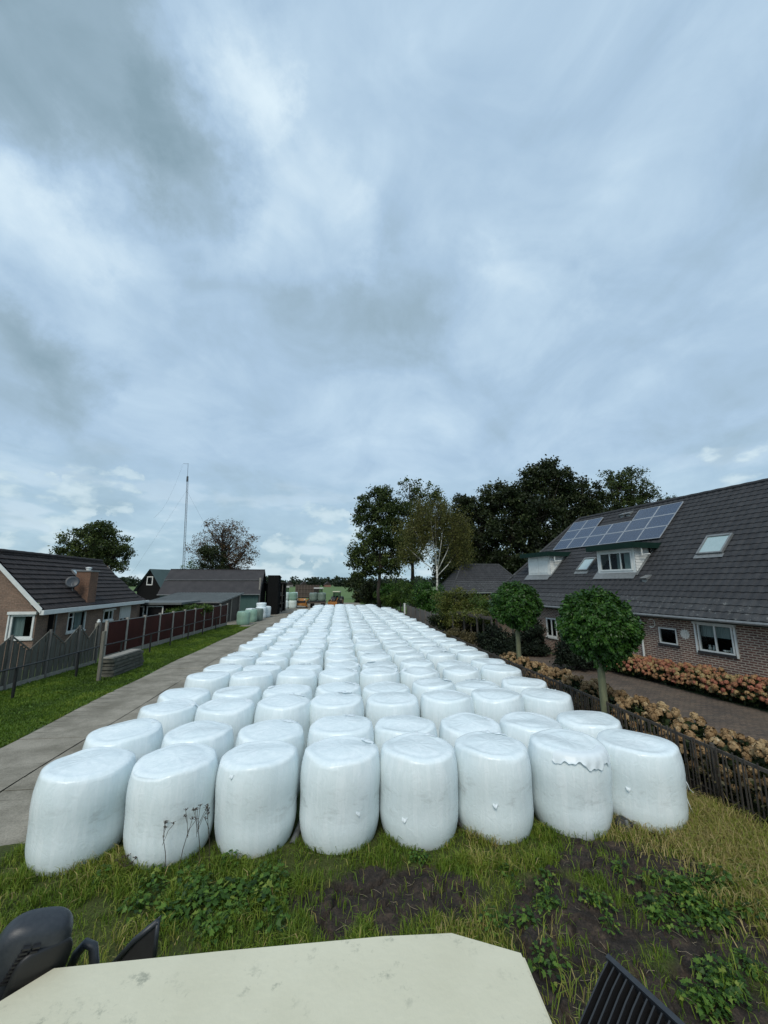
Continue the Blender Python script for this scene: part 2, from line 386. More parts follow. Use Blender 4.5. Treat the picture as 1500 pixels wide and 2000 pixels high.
def vor(x, y, s, seed):
    rg = np.random.default_rng(seed); P = rg.random((64, 64, 2)); xs = x*s; ys = y*s
    d1 = np.full(x.shape, 9.); d2 = np.full(x.shape, 9.); ci = np.floor(xs).astype(int); cj = np.floor(ys).astype(int)
    idv = np.zeros(x.shape)
    for a in (-1, 0, 1):
        for b in (-1, 0, 1):
            q = P[(ci+a) % 64, (cj+b) % 64]; d = np.hypot(ci+a+q[..., 0]-xs, cj+b+q[..., 1]-ys)
            new = d < d1; d2 = np.where(new, d1, np.minimum(d2, d)); idv = np.where(new, q[..., 0], idv); d1 = np.where(new, d, d1)
    return d2-d1, idv
def margin_z(x, y, full=True):
    s = soil_amt(x, y); wx = x+(fbm(x*2, y*2, 3)-.5)*.7; wy = y+(fbm(x*2+50, y*2, 3)-.5)*.7
    e, i = vor(wx, wy, 1.5, 5)
    z = .065+.05*(fbm(x*1.2, y*1.2, 4)-.5)+.02*(fbm(x*6, y*6, 3)-.5)
    plate = np.clip(e*14, 0, 1)**.6
    z = z+s*(.14*plate*(.45+i*.8)-.115+.055*(fbm(x*8, y*8, 4)-.5)+.03*np.abs(fbm(x*4+3, y*4, 3)-.5)*4-.02+(fbm(x*3+7, y*3, 2)-.5)*.12)
    fade = np.clip((7.75-y)*1.5, 0, 1)*np.clip((y-1.3)*2, 0, 1)*np.clip((9.3-np.abs(x))*1.5, 0, 1)
    return z*fade
gz = margin_z(gx, gy); ss = soil_amt(gx, gy)
idx = np.arange(NX*NY).reshape(NY, NX)
q = np.stack([idx[:-1, :-1], idx[:-1, 1:], idx[1:, 1:], idx[1:, :-1]], -1).reshape(-1, 4)
def margin_mat():
    m = bpy.data.materials.new('turf_soil_mat'); m.use_nodes = True; g = NG(m.node_tree); b = m.node_tree.nodes['Principled BSDF']
    b.inputs['Roughness'].default_value = .92; b.inputs['Specular IOR Level'].default_value = .2
    a = g.n('ShaderNodeAttribute', attribute_name='rnd').outputs['Fac']; v = g.n('ShaderNodeTexCoord').outputs['Object']
    n1 = g.n('ShaderNodeTexNoise', i_Scale=5.0, i_Detail=9.0, i_Roughness=.7, i_Vector=v); n2 = g.n('ShaderNodeTexNoise', i_Scale=45.0, i_Detail=4.0, i_Vector=v)
    soil = g.ramp(n1.outputs[0], [(.30, (.014, .012, .011)), (.48, (.030, .026, .023)), (.60, (.055, .042, .033)), (.72, (.10, .078, .052))])
    gr = g.ramp(n1.outputs[0], [(.3, (.03, .042, .012)), (.6, (.06, .075, .02)), (.75, (.10, .09, .04))])
    c = g.mix(a, gr, soil); c = g.mix(1.0, c, g.ramp(n2.outputs[0], [(.3, (.6, .6, .6)), (.7, (1.35, 1.3, 1.25))]), 'MULTIPLY')
    g.link(c, b.inputs['Base Color']); bp = g.n('ShaderNodeBump', i_Strength=.9, i_Distance=.015, i_Height=n2.outputs[0]); g.link(bp.outputs[0], b.inputs['Normal']); return m
me = np_mesh('turf_and_soil', np.stack([gx, gy, gz], -1).reshape(-1, 3), q, margin_mat(), rnd=ss.ravel(), smooth=True)
tag(link('soil_margin', me), kind='structure')

# ---- grass
M_grass = leafmat('grass_blade_mat', [(0, (.040, .076, .010)), (.4, (.105, .178, .016)), (.7, (.22, .265, .035)), (.85, (.32, .27, .09)), (1, (.45, .36, .16))], .6, .3)
def blades(name, x, y, z, h, wd, rnd, lean=.5, mat=None):
    n = len(x); a = RNG.random(n)*2*np.pi; l = RNG.random(n)*lean*h+.15*h; f = RNG.random(n)*2*np.pi
    dx, dy = np.cos(a)*l, np.sin(a)*l; wx, wy = np.cos(f)*wd, np.sin(f)*wd
    V = np.empty((n, 6, 3))
    V[:, 0] = np.stack([x-wx, y-wy, z-.01], -1); V[:, 1] = np.stack([x+wx, y+wy, z-.01], -1)
    V[:, 2] = np.stack([x+wx*.8+dx*.35, y+wy*.8+dy*.35, z+h*.6], -1); V[:, 3] = np.stack([x-wx*.8+dx*.35, y-wy*.8+dy*.35, z+h*.6], -1)
    hz = np.maximum(h-l*.5, .3*h)
    V[:, 4] = np.stack([x+wx*.15+dx, y+wy*.15+dy, z+hz], -1); V[:, 5] = np.stack([x-wx*.15+dx, y-wy*.15+dy, z+hz], -1)
    b = np.arange(n)[:, None]*6
    Q = np.concatenate([b+np.array([[0, 1, 2, 3]]), b+np.array([[3, 2, 4, 5]])], 0)
    me = np_mesh(name, V.reshape(-1, 3), Q, mat or M_grass, rnd=np.repeat(rnd, 6)); return tag(link(name, me), kind='stuff')
n = 260000
x = RNG.uniform(-9.2, 9.2, n); y = 1.4+(RNG.random(n)**.8)*6.2
u = soil_amt(x, y); tuft = fbm(x*3.1, y*3.1, 4); tuft2 = fbm(x*9, y*9, 2)
xf = lambda Y: 6.83-.037*(Y-6.3)
keep = (RNG.random(n) < (1-u)**1.5*np.clip((tuft-.25)*2.2, .12, 1)+.04+.10*(tuft > .60)*u) & (x < xf(y)-.15) & ~((x < -4.75) & (x > -8.25) & (y > 6.25+.5*fbm(x*2, y*0, 2)))
# nothing grows under the bales
keep &= ~((y > 7.0) & (x > -4.3) & (x < 5.9))
x, y, tuft, tuft2, u = x[keep], y[keep], tuft[keep], tuft2[keep], u[keep]
dry = np.clip((x-3.9)*.28, 0, .45)*np.clip((y-3.0)*.5, 0, 1)+np.clip((fbm(x*.9+5, y*.9, 3)-.5)*1.6, 0, .35)
h = (.05+.15*tuft*tuft2*2.2+.10*np.clip(dry, 0, 1))*RNG.uniform(.5, 1.25, len(x))
rn = np.clip(.18+.55*tuft2*RNG.uniform(.5, 1.2, len(x))+dry*RNG.uniform(0, 1.4, len(x))+(RNG.random(len(x)) < .06)*.4, 0, 1)
blades('grass', x, y, margin_z(x, y)-.005, h, .0035+.003*RNG.random(len(x)), rn, .9)
# verge beside the lane
n = 120000
y = 7+33.5*RNG.random(n)**1.5; x = RNG.uniform(-12.6, -8.15, n)
fl = lambda Y: -12.63+(Y-17.28)*.079
keep = (x > fl(y)+.1) & (x < -8.35+.12*np.sin(y*.21)+.12*fbm(x*3, y*3, 2)-.02) & ~((y > 39) & (x > -9.3))
x, y = x[keep], y[keep]; t = fbm(x*2.2, y*2.2, 4); t3 = fbm(x*.7, y*.5, 3)
tag(blades('grass', x, y, 0*x, (.03+.07*t)*RNG.uniform(.6, 1.3, len(x))*(1+y*.012), .006+.0006*y, np.clip(.05+.55*t*RNG.uniform(.5, 1.3, len(x))+(t3-.5)*.5, 0, .80), .8), kind='stuff')
sheet('grass_verge', [(-14, 2), (-8.32, 2), (-8.4, 20), (-8.3, 36), (-8.6, 39.6), (-9.6, 40.6), (-12, 40.6)], .004, M_lawn)
# pale straw and roots lying on the torn sods
M_straw = pmat('straw_mat', (.30, .25, .17), (.16, .13, .09), 8, .8)
mb = MB(); rr = random.Random(9)
for k in range(110):
    c = [PA, PB, PC, PD, PE, gp(1010, 1745)][k % 6]; a = rr.random()*6.28
    x, y = c[0]+rr.gauss(0, .42), c[1]+rr.gauss(0, .28); pts = []; L = rr.uniform(.05, .16)
    for i in range(4):
        pts.append((x, y, float(margin_z(np.array([x]), np.array([y]))[0])+.012+rr.random()*.012)); x += math.cos(a)*L/3; y += math.sin(a)*L/3; a += rr.uniform(-.7, .7)
    mb.tube(pts, rr.uniform(.001, .0026), 4, False)
tag(mb.build('straw', M_straw), kind='stuff')

# ================================================================== BALES
def bale_mat(name, c1, c2, c3, dirt):
    m = bpy.data.materials.new(name); m.use_nodes = True; g = NG(m.node_tree); b = m.node_tree.nodes['Principled BSDF']
    b.inputs['Roughness'].default_value = .27; b.inputs['Specular IOR Level'].default_value = .45
    b.inputs['Subsurface Weight'].default_value = .0
    tcn = g.n('ShaderNodeTexCoord').outputs['Object']; oi = g.n('ShaderNodeObjectInfo').outputs['Random']
    off = g.n('ShaderNodeCombineXYZ', i_0=g.math('MULTIPLY', oi, 37.0), i_1=g.math('MULTIPLY', oi, 11.0), i_2=0.0).outputs[0]
    v = g.vmath('ADD', tcn, off).outputs[0]
    nrm = g.n('ShaderNodeSeparateXYZ', i_0=g.n('ShaderNodeTexCoord').outputs['Normal'])
    n1 = g.n('ShaderNodeTexNoise', i_Scale=1.6, i_Detail=5.0, i_Vector=v)
    mp = g.n('ShaderNodeMapping', i_Scale=(9, 9, .9)); g.link(v, mp.inputs[0]); n2 = g.n('ShaderNodeTexNoise', i_Scale=1.0, i_Detail=5.0, i_Roughness=.6, i_Vector=mp.outputs[0])
    col = g.ramp(n1.outputs[0], [(.35, c1), (.65, c2)])
    # film overlaps run as faint vertical bands
    col = g.mix(g.ramp(n2.outputs[0], [(.45, (0, 0, 0)), (.52, (.4, .4, .4)), (.7, (.15, .15, .15))]), col, c3)
    # grey marks where the wrap has been handled, mostly at mid height of the side
    sz = g.n('ShaderNodeSeparateXYZ', i_0=tcn).outputs[2]
    band = g.math('SUBTRACT', 1.0, g.math('MULTIPLY', g.math('ABSOLUTE', g.math('SUBTRACT', sz, .68)), 3.0), clamp=True)
    mp3 = g.n('ShaderNodeMapping', i_Scale=(2.2, 2.2, 5.0)); g.link(v, mp3.inputs[0]); n3 = g.n('ShaderNodeTexNoise', i_Scale=1.3, i_Detail=7.0, i_Roughness=.65, i_Vector=mp3.outputs[0])
    sm = g.math('MULTIPLY', g.ramp(n3.outputs[0], [(.54, (0, 0, 0)), (.68, (1, 1, 1))]), g.math('MULTIPLY', band, dirt))
    sm = g.math('MULTIPLY', sm, g.math('SUBTRACT', 1.0, g.math('ABSOLUTE', nrm.outputs[2]), clamp=True))
    col = g.mix(sm, col, (.33, .36, .35))
    g.link(col, b.inputs['Base Color'])
    mp4 = g.n('ShaderNodeMapping', i_Scale=(8, 8, 6)); g.link(v, mp4.inputs[0])
    n4 = g.n('ShaderNodeTexNoise', i_Scale=1.0, i_Detail=6.0, i_Roughness=.6, i_Distortion=1.8, i_Vector=mp4.outputs[0])
    n5 = g.n('ShaderNodeTexNoise', i_Scale=2.2, i_Detail=3.0, i_Vector=mp.outputs[0])
    b1 = g.n('ShaderNodeBump', i_Strength=.34, i_Distance=.02, i_Height=n4.outputs[0])
    b2 = g.n('ShaderNodeBump', i_Strength=.22, i_Distance=.012, i_Height=n5.outputs[0], i_Normal=b1.outputs[0]); g.link(b2.outputs[0], b.inputs['Normal'])
    return m
M_bale = bale_mat('white_film', (.71, .80, .825), (.77, .845, .865), (.63, .73, .75), .5)
M_bale_g = bale_mat('green_film', (.22, .36, .28), (.27, .42, .33), (.16, .27, .21), .5)
M_bale_gr = bale_mat('grey_green_film', (.14, .19, .16), (.18, .24, .20), (.10, .14, .12), .5)
M_bale_l = bale_mat('pale_film', (.62, .70, .66), (.68, .76, .73), (.5, .6, .55), .5)
def bale_mesh(seed, mat, nu=56, r=.645, h=1.22, lean=(0, 0)):
    rg = random.Random(seed); ph = [rg.random()*6.28 for _ in range(24)]
    V = []; rows = []
    prof = []
    for i in range(26):
        t = i/25; z = t*h
        edge = min(t/.34, 1); top = max((t-.62)/.38, 0)
        rad = r*(.81+.19*math.sin(edge*math.pi/2)**.75)*(1-.085*top**2.2)*(1-.02*math.cos((t-.4)*6))
        prof.append((rad, z))
    rt = prof[-1][0]
    for k in range(1, 5):                      # rolled shoulder
        a = k/4*math.pi/2; prof.append((rt-.110*(1-math.cos(a)) - .0, h+.055*math.sin(a)))
    rs, zs = prof[-1]
    for k in range(1, 11):                    # slightly domed, puckered top
        f = 1-k/10.5; prof.append((rs*f, zs+.018*(1-f*f)-.018*math.exp(-((1-f)*7)**2)))
    npl = rg.choice([11, 13, 17])
    dips = [(rg.random()*6.28, rg.uniform(.1, .5)*h, rg.uniform(-.02, .016)) for _ in range(5)]
    for i, (rad, z) in enumerate(prof):
        for j in range(nu):
            a = 2*math.pi*j/nu
            d = 1+.018*math.sin(2*a+ph[0])+.010*math.sin(3*a+ph[1]+z*1.5)+.006*math.sin(5*a+ph[2]-z*3)
            pl_ = .006*math.sin(npl*a+ph[3]+2*math.sin(a*2+ph[4]))*max(0, (z/h-.72)/.28)
            rr_ = rad*(d+pl_*(1 if i < 31 else 0))
            for (da, dz, am) in dips:
                q = (a-da+math.pi) % (2*math.pi)-math.pi; rr_ += am*math.exp(-(q/.5)**2-((z-dz)/.25)**2)
            zz_ = z
            if i >= 26:
                x_, y_ = rr_*math.cos(a), rr_*math.sin(a)
                zz_ += .012*math.sin(4.5*x_+ph[5]+2.2*math.sin(3*y_+ph[6]))+.010*math.sin(6*y_+ph[7]+1.5*math.sin(5*x_+ph[8]))+.012*x_*math.cos(ph[9])*2
                if i >= 30: zz_ += .0035*math.sin(10*a+3*math.sin(a+ph[11])+ph[10])*(rr_/rs)*(1-rr_/rs)*2.5
            V.append((rr_*math.cos(a)+lean[0]*z, rr_*math.sin(a)+lean[1]*z, zz_))
    nr = len(prof); Q = []
    for i in range(nr-1):
        for j in range(nu):
            a = i*nu+j; b = i*nu+(j+1) % nu; Q.append((a, b, b+nu, a+nu))
    me = bpy.data.meshes.new('bale'); me.from_pydata(V, [], Q+[tuple(range(nu))[::-1], tuple((nr-1)*nu+j for j in range(nu))])
    me.materials.append(mat); me.polygons.foreach_set('use_smooth', [True]*len(me.polygons)); me.update(); return me
M_tail = leafmat('film_tail_mat', [(0, (.80, .87, .90)), (1, (.8, .87, .9))], .3, .18)
def tail_mesh(seed, L=.55, W=.10):
    """loose crumpled strip of film on the shoulder: a ruffled band following an arc of the rim"""
    rg = random.Random(seed); V = []; Q = []; n, m = 40, 8; ph = [rg.random()*6.28 for _ in range(9)]
    for i in range(n+1):
        t = i/n; a = (t-.5)*L/.5; env = max(.05, math.sin(math.pi*t))**.6
        for j in range(m+1):
            v = j/m; k = env*(.5+v)
            rad = .50+W*(v-.35)*env+.010*math.sin(17*a+ph[0]); rise = .012+.035*v*env*(.55+.45*math.sin(15*a+ph[2]))+.012*v*math.sin(33*a+ph[3])
            z = 1.272-max(0, rad-.49)*.30-max(0, rad-.555)*.9+rise
            V.append((rad*math.cos(a), rad*math.sin(a), z))
    for i in range(n):
        for j in range(m): b = i*(m+1)+j; Q.append((b, b+1, b+m+2, b+m+1))
    me = np_mesh('film_tail', V, Q, M_tail, smooth=True)
    return me
BM = [bale_mesh(s, M_bale) for s in range(10)]
TM = [tail_mesh(s, L, W) for s, L, W in ((1, .55, .17), (2, .38, .22), (3, .75, .14), (4, .28, .20))]
ORD = ['', 'first', 'second', 'third', 'fourth', 'fifth', 'sixth', 'seventh', 'eighth', 'ninth', 'tenth', 'eleventh', 'twelfth', 'thirteenth', 'fourteenth', 'fifteenth', 'sixteenth', 'seventeenth', 'eighteenth', 'nineteenth', 'twentieth']
def ordn(k):
    if k <= 20: return ORD[k]
    if k == 30: return 'thirtieth'
    return ('twenty' if k < 30 else 'thirty')+'-'+ORD[k % 10]
FIRST = {1: 'broad white bale at the left end of the front row beside the lane',
         2: 'white wrapped bale in the front row behind the dried brown umbel stalks',
         3: 'smooth white front row bale just right of the dried umbel stalks',
         4: 'white wrapped bale in the front row with one small lifted flap, fourth from the left',
         5: 'white wrapped bale in the front row, left of the short grey pipe end',
         6: 'white front row bale with grey smudges, right of the grey pipe',
         7: 'white wrapped bale in the front row with a large torn flap across its top edge',
         8: 'right end white bale of the front row with ragged strings on its side'}
rg = random.Random(21); NROW = 32; NC = [26, 32, 32, 32, 32, 32, 32, 28]
GRP = 'white wrapped bales standing in rows on the strip'
flap = MB()
for r_ in range(NROW):
    base = 7.2+2.93*(r_//2)+(1.19 if r_ % 2 else 0); sh = rg.uniform(-.06, .06) if r_ else 0
    rz_ = rg.uniform(-.03, .03)
    for c in range(8):
        if r_ >= NC[c]: continue
        x = -3.84+1.303*c+sh+rg.gauss(0, .025); y = base+rg.gauss(0, .03)+(.05-.02*c if r_ == 0 else 0)
        me = BM[(c*3+r_*7+(r_*c) % 5) % 10] if r_ else BM[c]
        k = c+1
        if r_ == 0: lab = FIRST[k]
        else:
            pos = 'leftmost' if k == 1 else ('rightmost' if k == 8 else ordn(k)+' from the left')
            lab = f'white wrapped bale, {pos} in the {ordn(r_+1)} row from the front'
        o = link('wrapped_bale', me); tag(o, lab, 'bale', GRP)
        s = rg.uniform(.975, 1.02); o.location = (x, y, 0.0); o.rotation_euler = (rg.gauss(0, .012), rg.gauss(0, .012), rg.random()*6.28 if r_ else c*1.3)
        o.scale = (s, s, rg.uniform(.95, 1.035) if r_ else (1.0, 1.0, 1.01, 1.02, 1.02, 1.01, 1.01, .98)[c])
        if r_ == 0 and c == 0: o.scale = (1.0, 1.0, 1.0)
        want = (rg.random() < .55) if r_ else k in (4, 5, 6, 7)
        if want and r_ < 26:
            t = link('film_tail', TM[rg.randrange(4)], o)
            t.rotation_euler = (0, 0, rg.uniform(.2, 1.3)-o.rotation_euler.z if rg.random() < .7 else rg.random()*6.28)
        if r_ == 0:
            o['_k'] = k
front = {o['_k']: o for o in COL.objects if '_k' in o.keys()}
for o in front.values(): del o['_k']
# torn flap of bale 7, tags and strings
def patch(pts_fn, n, m, name, parent, mat=M_tail):
    V = []; Q = []
    for i in range(n+1):
        for j in range(m+1): V.append(pts_fn(i/n, j/m))
    for i in range(n):
        for j in range(m): b = i*(m+1)+j; Q.append((b, b+1, b+m+2, b+m+1))
    return link(name, np_mesh(name, V, Q, mat, smooth=True), parent)
def drape(v, w_):
    """point on the shoulder section: in over the top for v=0, over the rim, then hanging down by w_"""
    K = [(0, .45, 1.285), (.35, .555, 1.272), (.5, .602, 1.225), (.6, .618, 1.17), (1, .634, 1.17-w_)]
    for (v0, r0, z0), (v1, r1, z1) in zip(K, K[1:]):
        if v <= v1: t = (v-v0)/(v1-v0); return r0+(r1-r0)*t, z0+(z1-z0)*t
    return K[-1][1:]
_ph = [1.3, 4.1, 2.2]
def flap7(u, v):
    a = math.radians(-140)+u*1.85; w_ = max(-.07, -.03+.09*math.sin(2.6*u+.1)+.045*math.sin(12*u+1)+.025*math.sin(31*u)+.012*math.sin(70*u)+(.10*math.sin((u-.72)/.28*math.pi) if u > .72 else 0))
    r_, z_ = drape(v, w_); k = .002+.008*v*abs(math.sin(19*u+_ph[0]+3*v))+.005*math.sin(47*u+_ph[1]+4*v)*v
    return ((r_+.012+k)*math.cos(a), (r_+.012+k)*math.sin(a), z_+.006+k*.5)
b7 = front[7]; f = patch(flap7, 50, 10, 'torn_flap', b7); f.rotation_euler = (0, 0, -b7.rotation_euler.z)
for k, px in ((3, (605, 1607)), (4, (700, 1590)), (6, (968, 1575)), (5, (790, 1603)), (8, (1228, 1542)), (3, (452, 1518)), (4, (617, 1505))):
    o = front[k]; p = None
    # small lifted tag on the near side
    cx, cy = o.location.x, o.location.y; d = ray(*px); d = d/np.linalg.norm(d); best = None
    for t in np.arange(4, 9, .004):
        q = np.array([0, 0, CH])+d*t
        if np.hypot(q[0]-cx, q[1]-cy) < .648 and 0 < q[2] < 1.15: best = q; break
    if best is None: continue
    nx, ny = (best[0]-cx)/.65, (best[1]-cy)/.65; tx, ty = -ny, nx; rg2 = random.Random(k)
    def tg(u, v): 
        uu, vv = (u-.5)*.07*(.3+v), (v-.5)*.06; l = .012*math.sin(v*3.1+u*2)+.005*math.sin(9*u+5*v)+.004
        return (best[0]+tx*uu+nx*l, best[1]+ty*uu+ny*l, best[2]+vv+.01*math.sin(9*u))
    f = patch(tg, 6, 5, 'film_scrap', o); f.matrix_parent_inverse = (Matrix.Translation(o.location) @ o.rotation_euler.to_matrix().to_4x4() @ Matrix.Diagonal((*o.scale, 1))).inverted()
b8 = front[8]; mb = MB(); rr = random.Random(2)
for k in range(16):
    a = rr.uniform(-.45, .3); z0 = rr.uniform(.55, .98); L = rr.uniform(.3, .7); pts = []
    for i in range(7):
        t = i/6; z = z0-L*t*.85; rad = .65+.02*t+.10*max(0, t-.3)*rr.uniform(.4, 1.2); pts.append((rad*math.cos(a), rad*math.sin(a), max(z, .05))); a += rr.uniform(-.03, .03)
    mb.tube(pts, [.007*(1-.5*i/6) for i in range(7)], 4)
f = mb.build('film_strings', M_tail, b8); f.rotation_euler = (0, 0, -b8.rotation_euler.z)
f.location = (0, 0, 0)
# things lying between the front bales
M_pipe = pmat('pipe_mat', (.16, .17, .17), (.10, .105, .10), 12, .55, .2, 30)
M_black = pmat('black_plastic', (.014, .014, .015), (.025, .024, .022), 9, .5, .4, 30)
def pipe(a, b, r, lab):
    mb = MB(); a = Vector([float(t) for t in a]); b = Vector([float(t) for t in b]); mb.tube([a, a.lerp(b, .5), b], r, 18, False); mb.tube([b, a.lerp(b, .5), a], r*.86, 18, False)
    d = (b-a).normalized(); mb.tube([b-d*.02, b], r*1.06, 18, False); return tag(mb.build('pipe', M_pipe, smooth=True), lab, 'pipe')
pipe(gp(880, 1600, .12)+np.array([0, .35, 0]), gp(928, 1634, .06), .055, 'short grey plastic pipe end poking out between two white bales')
pipe(gp(590, 1615, .1)+np.array([0, .3, 0]), gp(570, 1652, .05), .05, 'dark pipe end in the grass between third and fourth front bales')
c = gp(1226, 1622, .1); mb = MB(); rr = random.Random(8)
prof = [(.10, 0), (.17, .03), (.18, .1), (.14, .17), (.10, .21), (.03, .235)]
mb.lathe(prof, 14, wob=lambda a, z: 1+.18*math.sin(3*a+z*20)+.1*math.sin(7*a))
lump = mb.build('tarpaulin_bundle', M_black, smooth=False); lump.location = (float(c[0]), float(c[1])+.1, 0.0); tag(lump, 'crumpled black plastic bundle wedged between the last two front bales', 'bundle')
mb = MB(); mb.box(-.03, -.02, 0, .03, .02, .10); lk = mb.build('strap', M_pipe, lump, bevel=.005); lk.location = (.0, -.13, .15); lk.rotation_euler = (-.5, 0, .2)

# bales of other colours standing by the barn and behind
SM = {k: [bale_mesh(40+i, m, 36) for i in range(2)] for k, m in (('g', M_bale_g), ('gr', M_bale_gr), ('w', M_bale), ('l', M_bale_l))}
def obale(x, y, z, k, lab, grp, s=1.0):
    o = link('wrapped_bale', SM[k][random.randrange(2)]); o.location = (float(x), float(y), z); o.rotation_euler = (0, 0, random.random()*6); o.scale = (s, s, s); return tag(o, lab, 'bale', grp)
def ob_px(u, v, z, k, lab, grp, dy=.55, s=1.0):
    p = gp(u, v); return obale(p[0], p[1]+dy, z, k, lab, grp, s)
G2 = 'odd bales beside the barn'
ob_px(472, 1221.5, 0, 'g', 'nearest of the pale green bales beside the barn, on the grass edge', G2)
ob_px(485, 1217, 0, 'g', 'green wrapped bale standing just behind the nearest one by the barn', G2, 1.0)
ob_px(500, 1213, 0, 'gr', 'dark grey-green bale standing against the white ones by the barn', G2)
ob_px(479, 1216, 0, 'w', 'white bale half hidden behind the green bales by the shed wall', G2, 2.6)
ob_px(507, 1208.5, 0, 'w', 'white bale right behind the dark grey-green bale by the barn', G2)
ob_px(516, 1206, 0, 'w', 'white bale at the far end of the row by the barn', G2)
ob_px(505, 1209, 1.22, 'w', 'white bale lying on top of the others by the barn', G2, 1.2, .9).scale.z = .42
G3 = 'stack of bales at the end of the lane'
p = gp(556, 1189)
for i in range(2):
    for j in range(2):
        for l in range(2):
            nm = ('left', 'right')[i]; dp = ('front', 'rear')[j]
            obale(p[0]-.15+1.28*i, p[1]+.7+1.25*j, 1.25*l, 'l' if (i+l+j) % 2 else 'g' if l else 'w', f'{["bottom", "top"][l]} {dp} {nm} bale of the pale green and white stack at the lane end', G3)
# ================================================================== BUILDINGS
def tile_mat(name, c1, c2, lich, amt=.3):
    def ex(g, col, vec, b):
        n = g.n('ShaderNodeTexNoise', i_Scale=7.0, i_Detail=8.0, i_Roughness=.7, i_Vector=vec)
        f = g.ramp(n.outputs[0], [(.58, (0, 0, 0)), (.74, (amt, amt, amt))])
        c = g.mix(f, col, lich)
        n2 = g.n('ShaderNodeTexNoise', i_Scale=2.7, i_Detail=1.0, i_Vector=vec)
        return g.mix(1.0, c, g.ramp(n2.outputs[0], [(.35, (.9, .9, .9)), (.65, (1.08, 1.08, 1.08))]), 'MULTIPLY')
    return pmat(name, c1, c2, 3.3, .75, .4, 40, spec=.25, extra=ex)
M_tileG = tile_mat('grey_tile', (.031, .032, .035), (.044, .045, .048), (.11, .115, .115), .3)
M_tileGm = tile_mat('grey_tile_lichen', (.040, .042, .045), (.058, .06, .063), (.30, .32, .31), .85)
M_tileB = tile_mat('brown_tile', (.024, .020, .020), (.042, .034, .032), (.12, .115, .09), .4)
M_white = pmat('white_paint', (.66, .68, .66), (.58, .60, .58), 5, .45, .05)
M_shade = pmat('roller_shutter', (.55, .56, .54), (.48, .49, .47), 5, .5)
M_green = pmat('green_paint', (.006, .022, .017), (.009, .028, .022), 4, .75, spec=.12)
M_grey = pmat('zinc', (.17, .18, .18), (.22, .23, .23), 6, .45, .1, metal=.3)
M_brickR = brickmat('red_brick', (.19, .095, .078), (.105, .062, .058), (.40, .35, .29), .25, .084, .020)
M_brickL = brickmat('pale_brick', (.25, .165, .125), (.19, .13, .10), (.21, .18, .15), .21, .06, .008)
M_brickC = brickmat('orange_brick', (.20, .105, .07), (.155, .085, .06), (.16, .13, .10), .21, .06, .008)
M_sillk = pmat('dark_sill', (.03, .03, .032), None, 9, .4)
M_glass = glassmat('window_glass', (.6, .65, .65), .012)
M_sky_glass = pmat('skylight_glass', (.30, .40, .40), (.26, .36, .36), 2, .06, spec=1.0, coat=1.0)
M_curt = pmat('curtain', (.42, .50, .48), (.36, .44, .42), 2, .9, stretch=(14, 14, .3))
M_deco = pmat('plaster_ornament', (.72, .70, .64), (.58, .56, .50), 12, .8, .5, 30)
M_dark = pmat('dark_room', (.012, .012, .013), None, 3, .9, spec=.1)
M_dish = pmat('dish_grey', (.05, .06, .07), None, 3, .5)

PROF = [(0, .0), (.10, .013), (.28, .022), (.46, .022), (.64, .012), (.74, .002), (.97, .0)]
def tile_slope(name, parent, org, ut, uz, slo, shi, q0, q1, mat, ch=.33, tw=.30, amp=1.0, lift=.035, s_dir=(0, 1), mat2=None, q2=0, prof=PROF):
    """courses of pantiles on a slope through org; ut/uz unit up-slope (outward across, up); s along s_dir"""
    nx, nz = -uz, ut
    ax = s_dir; ac = (-s_dir[1], s_dir[0]) if False else (s_dir[1], -s_dir[0])   # across direction
    V = []; F = []; MI = []; i = 0; q = q0; rr = random.Random(5)
    def P(s, qq, l):
        a = ut*qq+nx*l; z = org[2]+uz*qq+nz*l
        return (org[0]+ax[0]*s+ac[0]*a, org[1]+ax[1]*s+ac[1]*a, z)
    while q < q1-.05:
        qb = min(q+ch, q1); lo, hi = slo((q+qb)/2), shi((q+qb)/2); k = int(math.floor(lo/tw)); pts = []
        while k*tw < hi:
            jit = rr.uniform(-.003, .003)
            for (u, h) in prof:
                s = (k+u)*tw
                if lo <= s <= hi: pts.append((s, h*amp+jit))
            k += 1
        if len(pts) > 1:
            b = len(V)
            for (s, h) in pts: V += [P(s, q-.01, 0), P(s, q, lift+h), P(s, qb+.02, h+.004)]
            for j in range(len(pts)-1):
                a = b+3*j
                F.append((a, a+3, a+4, a+1)); F.append((a+1, a+4, a+5, a+2)); mi = 1 if (mat2 and q < q2) else 0; MI += [mi, mi]
        q += ch
    me = bpy.data.meshes.new(name); me.from_pydata(V, [], F); me.materials.append(mat)
    if mat2: me.materials.append(mat2); me.polygons.foreach_set('material_index', MI)
    me.update(); return link(name, me, parent)
